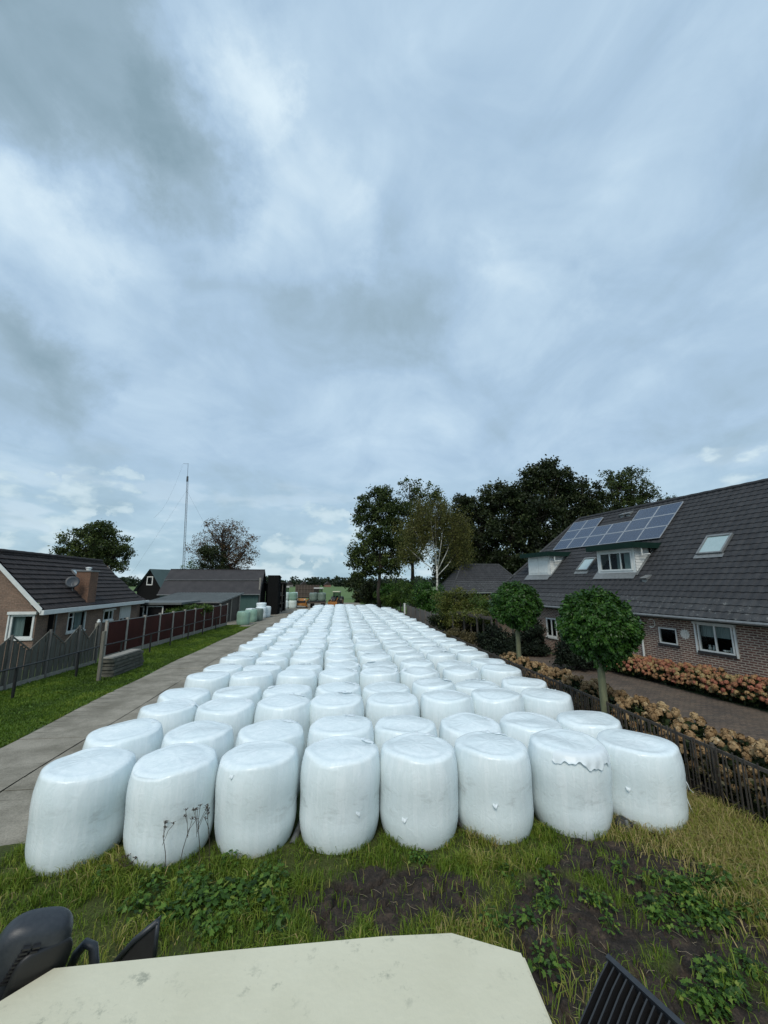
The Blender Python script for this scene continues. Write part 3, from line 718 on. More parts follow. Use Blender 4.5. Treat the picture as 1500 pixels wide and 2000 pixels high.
def wall_holes(mb, a0, a1, z0, z1, holes, at, rev=.10, axis='y', sgn=1):
    """wall face in plane (across = at) running along a, with openings; reveals go inward by rev"""
    A = sorted({a0, a1, *[h[0] for h in holes], *[h[2] for h in holes]}); Z = sorted({z0, z1, *[h[1] for h in holes], *[h[3] for h in holes]})
    P = (lambda a, z, d=0: (at+sgn*d, a, z)) if axis == 'y' else (lambda a, z, d=0: (a, at+sgn*d, z))
    for i in range(len(A)-1):
        for j in range(len(Z)-1):
            ca, cz = (A[i]+A[i+1])/2, (Z[j]+Z[j+1])/2
            if any(h[0] < ca < h[2] and h[1] < cz < h[3] for h in holes): continue
            mb.quad(P(A[i], Z[j]), P(A[i+1], Z[j]), P(A[i+1], Z[j+1]), P(A[i], Z[j+1]))
    for (h0, g0, h1, g1) in holes:
        mb.quad(P(h0, g0), P(h1, g0), P(h1, g0, rev), P(h0, g0, rev)); mb.quad(P(h0, g1), P(h1, g1), P(h1, g1, rev), P(h0, g1, rev))
        mb.quad(P(h0, g0), P(h0, g1), P(h0, g1, rev), P(h0, g0, rev)); mb.quad(P(h1, g0), P(h1, g1), P(h1, g1, rev), P(h1, g0, rev))
def window(parent, a0, z0, a1, z1, at, axis='y', sgn=1, fw=.07, mull=(), trans=(), rev=.10, curtain=None, sill=None, name='window', fmat=None, panem=None):
    """window set in an opening: frame (thing part) > pane, curtain, sill"""
    P = (lambda a, d, z: (at+sgn*d, a, z)) if axis == 'y' else (lambda a, d, z: (a, at+sgn*d, z))
    def bx(mb, u0, v0, u1, v1, d0, d1): p, q_ = P(u0, d0, v0), P(u1, d1, v1); mb.box(p[0], p[1], p[2], q_[0], q_[1], q_[2])
    mb = MB(); d0, d1 = -.03, .06
    bx(mb, a0+.003, z0+.003, a0+fw, z1-.003, d0, d1); bx(mb, a1-fw, z0+.003, a1-.003, z1-.003, d0, d1); bx(mb, a0+fw, z0+.003, a1-fw, z0+fw, d0, d1); bx(mb, a0+fw, z1-fw, a1-fw, z1-.003, d0, d1)
    for m in mull: c = a0+(a1-a0)*m; bx(mb, c-.03, z0+fw, c+.03, z1-fw, d0+.01, d1-.01)
    for (m0, m1, t) in trans: c = z0+(z1-z0)*t; bx(mb, a0+(a1-a0)*m0+.03, c-.025, a0+(a1-a0)*m1-.03, c+.025, d0+.012, d1-.012)
    fr = mb.build(name, fmat or M_white, parent, bevel=.006)
    pm = MB(); pm.quad(P(a0+fw*.5, .02, z0+fw*.5), P(a1-fw*.5, .02, z0+fw*.5), P(a1-fw*.5, .02, z1-fw*.5), P(a0+fw*.5, .02, z1-fw*.5)); pm.build('pane', panem or M_glass, fr)
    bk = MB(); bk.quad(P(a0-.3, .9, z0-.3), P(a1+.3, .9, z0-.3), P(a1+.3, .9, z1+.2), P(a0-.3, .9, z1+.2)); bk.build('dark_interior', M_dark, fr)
    if curtain:
        for (u0, u1, v0, v1) in curtain:
            cm = MB(); n = 28
            A = [a0+(a1-a0)*(u0+(u1-u0)*i/n) for i in range(n+1)]
            for i in range(n): 
                w0, w1 = .16+.018*math.sin(i*1.9), .16+.018*math.sin((i+1)*1.9)
                cm.quad(P(A[i], w0, z0+(z1-z0)*v0), P(A[i+1], w1, z0+(z1-z0)*v0), P(A[i+1], w1, z0+(z1-z0)*v1), P(A[i], w0, z0+(z1-z0)*v1))
            cm.build('curtain', M_curt, fr)
    if sill: sm = MB(); bx(sm, a0-.05, z0-.09, a1+.05, z0, -.07, .08); sm.build('sill', sill, fr)
    return fr

# ---------------------------------------------------------------- right farmhouse
P0 = gp(1500, 1218, 2.7)
H1 = empty('farmhouse', (P0[0], P0[1], 0), R(10), 'long brick farmhouse with a huge grey tiled roof, solar panels and two dormers', 'house')
UT, UZ = 5.8/8.238, 5.85/8.238; SL = 8.238
S_LO, S_HI = -9.0, 17.6
slo = lambda q: S_LO+q*.45
shi = lambda q: S_HI-q*.455
wm = MB(); wx = .45
holes = [(1.38, 1.44, 2.62, 2.47), (3.47, 1.50, 4.26, 2.15), (10.6, .9, 11.5, 1.97), (9.2, .05, 10.1, 2.1), (-2.6, 1.2, -.9, 2.45)]
wall_holes(wm, S_LO+.4, S_HI-.4, 0, 2.72, holes, wx)
wm.box(wx+11.2, S_LO+.4, 0, wx+11.3, S_HI-.4, 2.7); wm.box(wx, S_LO+.4, 0, wx+11.2, S_LO+.5, 2.7); wm.box(wx, S_HI-.5, 0, wx+11.2, S_HI-.4, 2.7)
wm.build('wall', M_brickR, H1)
rf = tile_slope('roof', H1, (0, 0, 2.72), UT, UZ, slo, shi, 0, SL, M_tileG, mat2=M_tileGm, q2=.7)
mb = MB()   # rear slope and the two hips
e0, e1 = S_LO, S_HI; r0, r1 = slo(SL), shi(SL); zt = 2.70+5.85
mb.quad((11.6, e0, 2.7), (11.6, e1, 2.7), (5.8, r1, zt), (5.8, r0, zt)); mb.quad((0, e1, 2.7), (5.8, r1, zt), (11.6, e1, 2.7)); mb.quad((0, e0, 2.7), (11.6, e0, 2.7), (5.8, r0, zt))
mb.build('rear_roof', M_tileG, H1)
rt = MB(); rt.tube([(5.8, r0+(r1-r0)*i/60, zt+.03+.012*(i % 2)) for i in range(61)], .11, 8); rt.build('ridge_tiles', M_tileG, H1)
rt = MB(); rt.tube([(5.8*t, e1+(r1-e1)*t, 2.76+5.85*t) for t in [i/24 for i in range(25)]], .10, 8); rt.build('hip_tiles', M_tileGm, H1)
gt = MB(); gt.tube([(-.06, S_LO, 2.66), (-.06, S_HI, 2.66)], .06, 8); gt.build('gutter', M_grey, H1)
ft = MB(); ft.box(.02, S_LO+.1, 2.56, .42, S_HI-.1, 2.66); ft.build('fascia', M_green, H1)
dp = MB(); dp.tube([(.36, 5.02, .1), (.36, 5.02, 2.4), (.0, 5.02, 2.62)], .045, 8); dp.build('downpipe', M_white, H1)
w1 = window(H1, 1.38, 1.44, 2.62, 2.47, wx, mull=(.5,), curtain=[(.0, 1, .52, 1)], sill=M_sillk, fw=.06)
rs = MB(); rs.box(wx-.10, 1.24, 2.44, wx+.0, 2.76, 2.56); rs.build('roller_box', M_white, w1, bevel=.015)
for (a, b) in ((1.27, 1.34), (2.66, 2.73)): rs = MB(); rs.box(wx-.05, a, 1.36, wx-.004, b, 2.44); rs.build('shutter_rail', M_white, w1)
window(H1, 3.47, 1.50, 4.26, 2.15, wx, sill=M_sillk, fw=.05)
for (s, z) in ((2.33, 1.47), (1.75, 1.47), (1.58, 1.47), (2.18, 1.47)):      # white crockery on the window shelf
    o = MB(); o.lathe([(.03, 0), (.06, .03), (.05, .10), (.03, .14), (.045, .19)], 10, wx+.13, s, z+.02) if s != 1.75 else o.lathe([(.04, 0), (.11, .03), (.12, .07)], 12, wx+.13, s, z+.03)
    ob = o.build('crockery', M_white, None, smooth=True); ob.parent = H1
window(H1, 10.6, .9, 11.5, 1.97, wx, mull=(.5,), sill=M_white)
dr = MB(); dr.box(wx+.03, 9.22, .06, wx+.07, 10.08, 2.08); d_ = dr.build('door', M_white, H1); hh = MB(); hh.box(wx-.02, 9.3, 1.0, wx+.03, 9.34, 1.14); hh.build('handle', M_grey, d_)
gl = MB(); gl.quad((wx+.025, 9.4, 1.1), (wx+.025, 9.9, 1.1), (wx+.025, 9.9, 1.95), (wx+.025, 9.4, 1.95)); gl.build('pane', M_dark, d_)
window(H1, -2.6, 1.2, -.9, 2.45, wx, mull=(.5,), curtain=[(0, 1, .5, 1)], sill=M_sillk)
# crescent moon and sun ornaments on the wall
mo = MB(); pts = [(4.55+.17*math.cos(a), 2.28+.20*math.sin(a)) for a in np.linspace(R(40), R(320), 16)]+[(4.50+.10*math.cos(a), 2.28+.15*math.sin(a)) for a in np.linspace(R(300), R(60), 12)]
mo.prism([(p[0], p[1]) for p in pts], wx-.035, wx-.002, 'x'); mo.build('moon_ornament', M_deco, H1)
su = MB(); pts = [(3.13+(.15 if i % 2 else .205)*math.cos(i*math.pi/12), 1.98+(.15 if i % 2 else .205)*math.sin(i*math.pi/12)) for i in range(24)]
su.prism(pts, wx-.03, wx-.002, 'x'); su.prism([(3.13+.10*math.cos(i*.5236), 1.98+.10*math.sin(i*.5236)) for i in range(12)], wx-.05, wx-.031, 'x'); su.build('sun_ornament', M_deco, H1)
def RP(s, q, l=0): return (UT*q-UZ*l, s, 2.72+UZ*q+UT*l)
def slab(mb, s0, q0, s1, q1, l0, l1):
    c = [RP(s0, q0, l0), RP(s1, q0, l0), RP(s1, q1, l0), RP(s0, q1, l0), RP(s0, q0, l1), RP(s1, q0, l1), RP(s1, q1, l1), RP(s0, q1, l1)]
    b = len(mb.v); mb.v += c
    for q_ in ((0, 3, 2, 1), (4, 5, 6, 7), (0, 1, 5, 4), (1, 2, 6, 5), (2, 3, 7, 6), (3, 0, 4, 7)): mb.f.append(tuple(b+i for i in q_)); mb.m.append(mb.cur)
# solar panels
def pv_extra(g, col, vec, b):
    uv = vec
    return col
M_pv = pmat('solar_cell', (.020, .040, .085), (.016, .032, .07), 1.2, .16, spec=.5, coat=.25)
M_pvl = pmat('solar_line', (.11, .15, .22), None, 4, .3)
M_alu = pmat('aluminium', (.42, .44, .46), (.36, .38, .40), 5, .35, metal=.4)
PW = 1.327; cols = [(6.01+PW*i) for i in range(6)]
for r_, lst in ((0, range(6)), (1, range(6)), (2, (0, 1, 4, 5))):
    for i in lst:
        s0 = cols[i]+.008; s1 = cols[i]+PW-.008; qa = 4.87+.95*r_+.008; qb = qa+.95-.016
        mb = MB(); slab(mb, s0, qa, s1, qa+.03, .10, .145); slab(mb, s0, qb-.03, s1, qb, .10, .145); slab(mb, s0, qa+.03, s0+.03, qb-.03, .10, .145); slab(mb, s1-.03, qa+.03, s1, qb-.03, .10, .145)
        fr = mb.build('solar_panel', M_alu, H1)
        c = MB(); slab(c, s0+.03, qa+.03, s1-.03, qb-.03, .10, .138); c.build('cells', M_pv, fr)
        ln = MB()
        for k in range(1, 6): q_ = s0+.03+(s1-s0-.06)*k/6; slab(ln, q_-.004, qa+.03, q_+.004, qb-.03, .1385, .141)
        for k in range(1, 4): q_ = qa+.03+(qb-qa-.06)*k/4; slab(ln, s0+.03, q_-.004, s1-.03, q_+.004, .1385, .1405)
        ln.build('cell_lines', M_pvl, fr)
def skylight(parent, s0, q0, s1, q1, open_=0):
    mb = MB(); slab(mb, s0, q0, s0+.09, q1, .03, .14); slab(mb, s1-.09, q0, s1, q1, .03, .14); slab(mb, s0+.09, q0, s1-.09, q0+.09, .03, .13); slab(mb, s0+.09, q1-.12, s1-.09, q1, .03, .15)
    fr = mb.build('skylight', M_grey, parent, bevel=.008); c = MB(); slab(c, s0+.09, q0+.09, s1-.09, q1-.12, .08, .11); c.build('pane', M_sky_glass, fr)
    ap = MB(); slab(ap, s0-.06, q0-.22, s1+.06, q0, .035, .06); ap.build('lead_apron', M_grey, fr); return fr
skylight(H1, 2.60, 3.48, 3.66, 4.66); skylight(H1, 9.42, 2.73, 10.32, 3.80)
def vent(s, q):
    mb = MB(); c = RP(s, q, 0); mb.box(c[0]-.02, c[1]-.14, c[2]-.05, c[0]+.30, c[1]+.14, c[2]+.22); b = mb.build('roof_vent', M_grey, H1, bevel=.02)
    k = MB(); k.prism([(c[0]-.12, c[2]+.2), (c[0]+.3, c[2]+.36), (c[0]+.36, c[2]+.20), (c[0]-.05, c[2]+.13)], c[1]-.17, c[1]+.17, 'y'); k.build('hood', M_grey, b)
vent(5.39, 1.85); vent(9.78, 7.42); vent(9.35, 7.42)
# dormers
def dormer(s0, s1, shut):
    t0, z0 = UT*2.45, 2.72+UZ*2.45; z1 = z0+1.28; t1 = (z1-2.72)/UZ*UT
    d = MB()
    # front wall and cheeks (triangles sitting on the tiles)
    holes = [] if shut else [(s0+.18, z0+.16, s1-.55+.37, z1-.10)]
    holes = [] if shut else [(s0+.16, z0+.16, s1-.16, z1-.12)]
    wall_holes(d, s0, s1, z0-.15, z1, holes, t0, .08)
    for s in (s0, s1):
        for k in range(9):          # clapboards
            a, b = z0+(z1-z0)*k/9, z0+(z1-z0)*(k+1)/9; ta, tb = t0, t0
            ea, eb = (a-2.72)/UZ*UT, (b-2.72)/UZ*UT; sg = -1 if s == s0 else 1
            d.quad((ta, s+sg*.022, a), (max(ea, ta), s+sg*.022, a), (max(eb, tb), s+sg*.004, b), (tb, s+sg*.004, b))
            d.quad((ta, s, a), (max(ea, ta), s, a), (max(ea, ta), s+sg*.022, a), (ta, s+sg*.022, a))
    body = d.build('dormer', M_white, H1)
    rfm = MB(); rfm.box(t0-.38, s0-.28, z1+.0, t1+.9, s1+.28, z1+.05); rfm.build('dormer_roof', M_grey, body)
    fs = MB(); fs.box(t0-.42, s0-.32, z1-.02, t0-.38, s1+.32, z1+.26); fs.box(t0-.38, s0-.32, z1-.02, t1+.2, s0-.28, z1+.26); fs.box(t0-.38, s1+.28, z1-.02, t1+.2, s1+.32, z1+.26); fs.box(t0-.377, s0-.277, z1+.055, t1+.3, s1+.277, z1+.22)
    fs.build('fascia', M_green, body)
    if shut:
        for (a, b) in ((s0+.12, (s0+s1)/2-.01), ((s0+s1)/2+.01, s1-.12)):
            p = MB(); p.box(t0-.04, a, z0+.08, t0-.005, b, z1-.10); sh = p.build('shutter', M_white, body, bevel=.008)
            q_ = MB(); q_.box(t0-.06, a+.1, z0+.2, t0-.04, b-.1, z0+.26); q_.box(t0-.06, a+.1, z1-.26, t0-.04, b-.1, z1-.2); q_.build('batten', M_white, sh)
    else:
        f = window(body, s0+.16, z0+.16, s1-.16, z1-.12, t0, mull=(.34, .67), curtain=[(.0, .30, 0, 1), (.40, .52, 0, 1)], fw=.09)
    ap = MB(); ap.quad((t0-.30, s0-.1, z0-.33), (t0-.30, s1+.1, z0-.33), (t0-.02, s1+.1, z0-.03), (t0-.02, s0-.1, z0-.03)); a_ = ap.build('lead_apron', M_grey, body); a_.location = (-.05, 0, .10)
    for s, sg in ((s0, -1), (s1, 1)): vl = MB(); vl.quad(RP(s, 2.3, .06), RP(s+sg*.16, 2.3, .06), RP(s+sg*.16, 4.2, .06), RP(s, 4.2, .06)); vl.build('lead_flashing', M_grey, body)
    pp = MB(); pp.tube([(t0+.2, s0-.24, z1-.02), (t0+.2, s0-.24, z1-.35), (t0+.7, s0-.24, z1-.3)], .035, 7); pp.build('downpipe', M_white, body)
dormer(6.14, 8.5, False); dormer(12.38, 14.6, True)

# ---------------------------------------------------------------- left bungalow
LP = gp(80, 1193, 2.7)
H2 = empty('bungalow', (LP[0], LP[1], 0), R(3), 'pale brick bungalow with dark tiled roof, white verge and orange brick chimney', 'house')
WL = 2.7; RH = 2.8; sl2 = math.hypot(WL, RH); ut2, uz2 = -WL/sl2, RH/sl2   # outward is -x
EL = 11.2
wl_ = MB(); wy = -.28
hs = [(2.70, 1.38, 4.40, 2.46), (6.35, 1.66, 7.55, 2.28), (8.45, 1.25, 10.0, 2.42)]
wall_holes(wl_, .22, EL, 0, 2.55, hs, wy, .10, 'y', -1)
gh = [(-1.38, 1.42, -.36, 2.6)]
gq = MB()
wall_holes(wl_, -2*WL+.28, wy, 0, 2.62, [(-1.36, 1.42, -.34, 2.52)], .22, .1, 'x', 1)
wl_.quad((-2*WL+.28, .22, 2.62), (wy, .22, 2.62), (-WL, .22, 2.7+RH-.22))
wl_.box(-2*WL+.2, .24, 0, -2*WL+.28, EL, 2.6); wl_.quad((wy, EL, 0), (-2*WL+.2, EL, 0), (-2*WL+.2, EL, 2.6), (-WL, EL, 2.7+RH-.2), (wy, EL, 2.6))
wl_.build('wall', M_brickL, H2)
FP = [(0, 0), (.04, .012), (.5, .018), (.93, .012), (.97, 0)]
def tile2(name, x0, y0, z0, L, n):
    pass
# slope tiles: build in a frame where 'across' is -x
def slope_left(name, parent, ox, z0, s0f, s1f, q1, mat, wdt, hgt, ch=.34):
    sl = math.hypot(wdt, hgt); ut, uz = wdt/sl, hgt/sl; V = []; F = []; q = 0; rr = random.Random(6)
    while q < q1-.05:
        qb = min(q+ch, q1); lo, hi = s0f((q+qb)/2), s1f((q+qb)/2); pts = []; k = int(lo/.3)-1
        while k*.3 < hi:
            j = rr.uniform(-.004, .004)
            for u, h in FP:
                s = (k+u)*.3
                if lo <= s <= hi: pts.append((s, h+j))
            k += 1
        b = len(V)
        P = lambda s, qq, l: (ox-(ut*qq-uz*l), s, z0+uz*qq+ut*l)
        for s, h in pts: V += [P(s, q-.01, 0), P(s, q, .06+h), P(s, qb+.02, h+.004)]
        for j in range(len(pts)-1): a = b+3*j; F += [(a, a+1, a+4, a+3), (a+1, a+2, a+5, a+4)]
        q += ch
    me = bpy.data.meshes.new(name); me.from_pydata(V, [], F); me.materials.append(mat); me.update(); return link(name, me, parent)
slope_left('roof', H2, 0, 2.72, lambda q: 0.02, lambda q: EL-q*.22, sl2, M_tileB, WL, RH)
rr_ = MB(); rr_.quad((-2*WL, 0, 2.72), (-2*WL, EL, 2.72), (-WL, EL-.9, 2.72+RH), (-WL, 0, 2.72+RH)); rr_.quad((-2*WL, EL, 2.72), (0, EL, 2.72), (-WL, EL-.9, 2.72+RH)); rr_.build('rear_roof', M_tileB, H2)
t = MB(); t.tube([(-WL, .0+(EL-.9)*i/30, 2.79+RH+.01*(i % 2)) for i in range(31)], .11, 8); t.build('ridge_tiles', M_tileB, H2)
# lower wing behind with its own roof
slope_left('wing_roof', H2, -.9, 2.6, lambda q: EL-1.2, lambda q: 14.3-q*.75, 3.3, M_tileB, 2.7, 2.2)
wr = MB(); wr.box(-6.2, EL+.02, 0, -1.2, 13.9, 2.55); wr.build('wing_wall', M_brickL, H2)
wv = MB(); wv.quad((-6.3, 14.3, 2.6), (-6.3, EL, 2.6), (-3.4, EL, 4.65), (-3.4, 12.0, 4.65)); wv.quad((-6.3, 14.3, 2.6), (-.9, 14.3, 2.6), (-3.4, 12.0, 4.65)); wv.build('wing_rear_roof', M_tileB, H2)
wf = MB(); wf.box(-.92, EL, 2.48, -.75, 14.4, 2.62); wf.build('wing_fascia', M_white, H2)
fa = MB(); fa.box(-.02, -.04, 2.50, .16, EL, 2.72); fa.build('gutter', M_white, H2, bevel=.01)
ve = MB(); L_ = (RH/WL)
for sg in (0, 1):
    xa, xb = (0.05, -WL) if not sg else (-2*WL-.05, -WL)
    ve.quad((xa, -.04, 2.52), (xb, -.04, 2.52+RH+.05), (xb, -.04, 2.80+RH), (xa, -.04, 2.80)); ve.quad((xa, -.0, 2.52), (xb, -.0, 2.52+RH+.05), (xb, -.0, 2.80+RH), (xa, -.0, 2.80)); ve.quad((xa, -.04, 2.80), (xb, -.04, 2.80+RH), (xb, 0, 2.8+RH), (xa, 0, 2.8)); ve.quad((xa, -.04, 2.52), (xb, -.04, 2.57+RH), (xb, .2, 2.57+RH), (xa, .2, 2.52))
ve.build('verge_board', M_white, H2)
dpp = MB(); dpp.tube([(wy+.06, 1.62, 0), (wy+.06, 1.62, 2.5)], .04, 7); dpp.build('downpipe', M_grey, H2)
window(H2, 2.70, 1.38, 4.40, 2.46, wy, sgn=-1, mull=(.30,), trans=((0, .30, .72),), curtain=[(.55, .95, 0, 1)], sill=M_white)
bx_ = MB(); bx_.box(wy+.004, 2.6, 2.44, wy+.13, 4.5, 2.55); bx_.build('roller_box', M_white, H2)
window(H2, 6.35, 1.66, 7.55, 2.28, wy, sgn=-1, mull=(.6,), sill=M_white); bx_ = MB(); bx_.box(wy+.004, 6.25, 2.27, wy+.13, 7.65, 2.37); bx_.build('roller_box', M_white, H2)
window(H2, 8.45, 1.25, 10.0, 2.42, wy, sgn=-1, mull=(.4,), sill=M_white); bx_ = MB(); bx_.box(wy+.03, 8.5, 1.62, wy+.06, 9.95, 2.42); bx_.build('roller_shutter', M_shade, H2)
w_ = window(H2, -1.36, 1.42, -.34, 2.52, .22, 'x', 1, fw=.09, curtain=[(0, .5, 0, 1)], sill=M_white)
bx_ = MB(); bx_.box(-1.46, .08, 2.53, -.24, .216, 2.66); bx_.build('roller_box', M_white, w_)
bx_ = MB(); bx_.box(-1.44, .14, 1.34, -1.38, .216, 2.53); bx_.build('shutter_rail', M_white, w_)
# chimney on the slope
ch = MB(); ch.box(-.85, 4.0, 2.4, -.10, 4.85, 4.66); c_ = ch.build('chimney', M_brickC, H2)
cp = MB(); cp.box(-.90, 3.95, 4.66, -.05, 4.90, 4.74); cp.build('chimney_cap', M_grey, c_, bevel=.01)
fl = MB(); fl.lathe([(.12, 0), (.12, .1), (.16, .12), (.16, .17), (.05, .2)], 12, -.45, 4.42, 4.74); fl.build('flue', M_white, c_)
sp = MB()
for i in range(6): sp.box(-.9-.12*i, 3.93, 2.9+.13*i, -.78-.12*i, 3.99, 3.05+.13*i)
sp.build('stepped_flashing', M_grey, c_)
# dish on a bracket
ds = MB(); ds.lathe([(.01, .0), (.12, .012), (.24, .045), (.33, .09), (.335, .095), (.24, .055), (.12, .022), (.01, .01)], 22); dish = ds.build('satellite_dish', M_dish, H2, smooth=True)
dish.location = (-.75, 3.55, 4.05); dish.rotation_euler = (R(75), 0, R(25))
am = MB(); am.tube([(0, 0, 0), (0, -.12, .22), (0, -.30, .36)], .014, 6); am.build('feed_arm', M_grey, dish)
bk_ = MB(); bk_.tube([(-.75, 3.6, 4.02), (-.75, 3.65, 3.5), (-1.0, 3.7, 3.6)], .02, 6); bk_.build('dish_bracket', M_grey, H2)
# skylight
def RP2(s, q, l): return (-(WL/sl2*q-RH/sl2*l), s, 2.72+RH/sl2*q+WL/sl2*l)
def slab2(mb, s0, q0, s1, q1, l0, l1):
    c = [RP2(s, q, l) for l in (l0, l1) for s, q in ((s0, q0), (s1, q0), (s1, q1), (s0, q1))]; b = len(mb.v); mb.v += c
    for q_ in ((0, 1, 2, 3), (7, 6, 5, 4), (0, 4, 5, 1), (1, 5, 6, 2), (2, 6, 7, 3), (3, 7, 4, 0)): mb.f.append(tuple(b+i for i in q_)); mb.m.append(0)
sk = MB(); slab2(sk, 5.3, 1.9, 6.4, 2.8, .05, .13); k_ = sk.build('skylight', M_grey, H2); sk = MB(); slab2(sk, 5.38, 1.98, 6.32, 2.72, .131, .14); sk.build('pane', M_sky_glass, k_)

# ---------------------------------------------------------------- low shed with felt roof left of the lane
M_bark = pmat('weathered_board', (.075, .068, .058), (.048, .043, .038), 3, .85, .4, 20, stretch=(6, 6, .7))
M_black_b = pmat('black_board', (.006, .007, .007), (.011, .011, .011), 3, .9, .3, 20, spec=.1, stretch=(6, 6, .6))
M_felt = pmat('grey_felt', (.085, .098, .098), (.115, .13, .13), 1.5, .8, .2, 20)
M_gpan = pmat('green_cladding', (.035, .085, .075), (.045, .10, .09), 2, .6, .2, 20, stretch=(5, 5, .4))
M_eternit = pmat('dark_sheet_roof', (.028, .027, .029), (.042, .039, .041), 1.2, .85, .2, 15)
def board_wall(mb, a, b, z0, z1, w=.16, gap=.012, th=.025):
    a = np.array(a, float); b = np.array(b, float); L = np.linalg.norm(b-a); d = (b-a)/L; n = np.array([d[1], -d[0]]); k = 0; x = 0
    while x < L-.02:
        x2 = min(x+w, L); o = n*(th if k % 2 else 0); p = a+d*(x+gap/2)+o; q_ = a+d*(x2-gap/2)+o
        za = z0; zb0 = z1[0]+(z1[1]-z1[0])*x/L if hasattr(z1, '__len__') else z1; zb1 = z1[0]+(z1[1]-z1[0])*x2/L if hasattr(z1, '__len__') else z1
        p2, q2_ = p-n*.02, q_-n*.02
        mb.quad((p[0], p[1], za), (q_[0], q_[1], za), (q_[0], q_[1], zb1), (p[0], p[1], zb0)); mb.quad((p2[0], p2[1], za), (p[0], p[1], za), (p[0], p[1], zb0), (p2[0], p2[1], zb0)); mb.quad((q_[0], q_[1], za), (q2_[0], q2_[1], za), (q2_[0], q2_[1], zb1), (q_[0], q_[1], zb1))
        x = x2; k += 1
    mb.quad((a[0]-n[0]*.02, a[1]-n[1]*.02, z0), (b[0]-n[0]*.02, b[1]-n[1]*.02, z0), (b[0]-n[0]*.02, b[1]-n[1]*.02, z1[1] if hasattr(z1, '__len__') else z1), (a[0]-n[0]*.02, a[1]-n[1]*.02, z1[0] if hasattr(z1, '__len__') else z1))
SH = empty('low_shed', (-12.1, 42.3, 0), R(-12), 'low lean-to shed with grey felt roof and panel side wall beside the lane', 'shed')
sb = MB(); board_wall(sb, (0, 0), (0, 4.6), 0, (2.05, 2.75), .9, .05); board_wall(sb, (-7.4, 0), (0, 0), 0, 2.05, .3); sb.quad((-7.4, 4.6, 0), (0, 4.6, 0), (0, 4.6, 2.75), (-7.4, 4.6, 2.75)); sb.quad((-7.4, 0, 0), (-7.4, 4.6, 0), (-7.4, 4.6, 2.75), (-7.4, 0, 2.05)); sb.build('wall', M_bark, SH)
sr = MB(); sr.prism([(-.3, 2.06), (5.0, 2.86), (5.0, 2.94), (-.3, 2.14)], -7.7, .25, 'x'); 
for i in range(22): 
    x = -7.6+.36*i; sr.bar((x, -.3, 2.16), (x, 5.0, 2.96), .04, .03)
sr.build('roof', M_felt, SH)
tr = MB(); tr.bar((.27, -.3, 2.08), (.27, 5.0, 2.88), .03, .16); tr.bar((-7.7, -.32, 2.1), (.25, -.32, 2.1), .03, .12); tr.build('roof_trim', M_grey, SH)
M_post = pmat('concrete_post', (.27, .255, .22), (.20, .19, .165), 5, .9, .4, 40)
for y in (.1, 2.5, 4.4): p = MB(); p.bar((.09, y, 0), (.09, y, 2.05+.15*y), .12, .10); p.build('post', M_post, SH)
# conservatory with white frames attached behind the bungalow
CV = empty('garden_room', (-17.2, 35.4, 0), R(0), 'dark glazed garden room with white frames under flat roof behind the bungalow', 'garden room')
cb = MB(); cb.box(-2.2, 0, 0, 2.9, 3.6, 2.25); cb.build('wall', M_black_b, CV); cb = MB(); cb.box(-2.6, -.3, 2.25, 4.2, 4.2, 2.42); cb.build('roof', M_felt, CV)
for i, x in enumerate((-1.7, -.1, 1.4)):
    mb = MB(); a0, a1 = x, x+1.3; mb.box(a0, -.05, 1.0, a0+.09, -.003, 2.15); mb.box(a1-.09, -.05, 1.0, a1, -.003, 2.15); mb.box(a0+.09, -.05, 1.0, a1-.09, -.003, 1.09); mb.box(a0+.09, -.05, 2.06, a1-.09, -.003, 2.15)
    f = mb.build('window', M_white, CV); mb = MB(); mb.quad((a0+.09, -.02, 1.09), (a1-.09, -.02, 1.09), (a1-.09, -.02, 2.06), (a0+.09, -.02, 2.06)); mb.build('pane', M_dark, f)

# ---------------------------------------------------------------- dark barn with two-pitched sheet roof
BR = gp(505, 1202)
BN = empty('barn', (BR[0]-.1, BR[1]-.3, 0), R(4), 'wide dark sheet-roofed barn with green cladding, beside the lane', 'barn')
W_ = 11.5; b = MB(); board_wall(b, (-W_, 0), (0, 0), 0, 2.85, .22, .02); b.build('wall', M_gpan, BN)
b = MB(); b.quad((-W_, 8, 0), (-W_, 0, 0), (-W_, 0, 2.8), (-W_, 3.6, 5.6), (-W_, 8, 2.8)); b.quad((0, 0, 0), (0, 8, 0), (0, 8, 2.8), (0, 3.6, 5.7), (0, 0, 2.8)); b.quad((-W_, 8, 0), (0, 8, 0), (0, 8, 2.8), (-W_, 8, 2.8)); b.build('gable_wall', M_black_b, BN)
def corr(name, parent, x0, x1, p0, p1, mat, pitch=.18, amp=.02):
    n = int((x1-x0)/pitch*2); V = []; F = []
    for i in range(n+1):
        x = x0+(x1-x0)*i/n; a = amp if i % 2 else 0; V += [(x, p0[0], p0[1]+a), (x, p1[0], p1[1]+a)]
    for i in range(n): F.append((2*i, 2*i+2, 2*i+3, 2*i+1))
    me = bpy.data.meshes.new(name); me.from_pydata(V, [], F); me.materials.append(mat); me.update(); return link(name, me, parent)
corr('roof', BN, -W_-.2, .25, (-.35, 2.62), (1.65, 4.32), M_eternit); corr('roof', BN, -W_-.2, .25, (1.62, 4.36), (3.6, 5.78), M_eternit); corr('rear_roof', BN, -W_-.2, .25, (8.2, 2.8), (3.6, 5.78), M_eternit)
b = MB(); b.bar((-W_-.2, 1.60, 4.40), (.25, 1.60, 4.40), .10, .05); b.bar((-W_-.2, -.40, 2.62), (.25, -.40, 2.62), .10, .10); b.build('gutter', M_grey, BN)
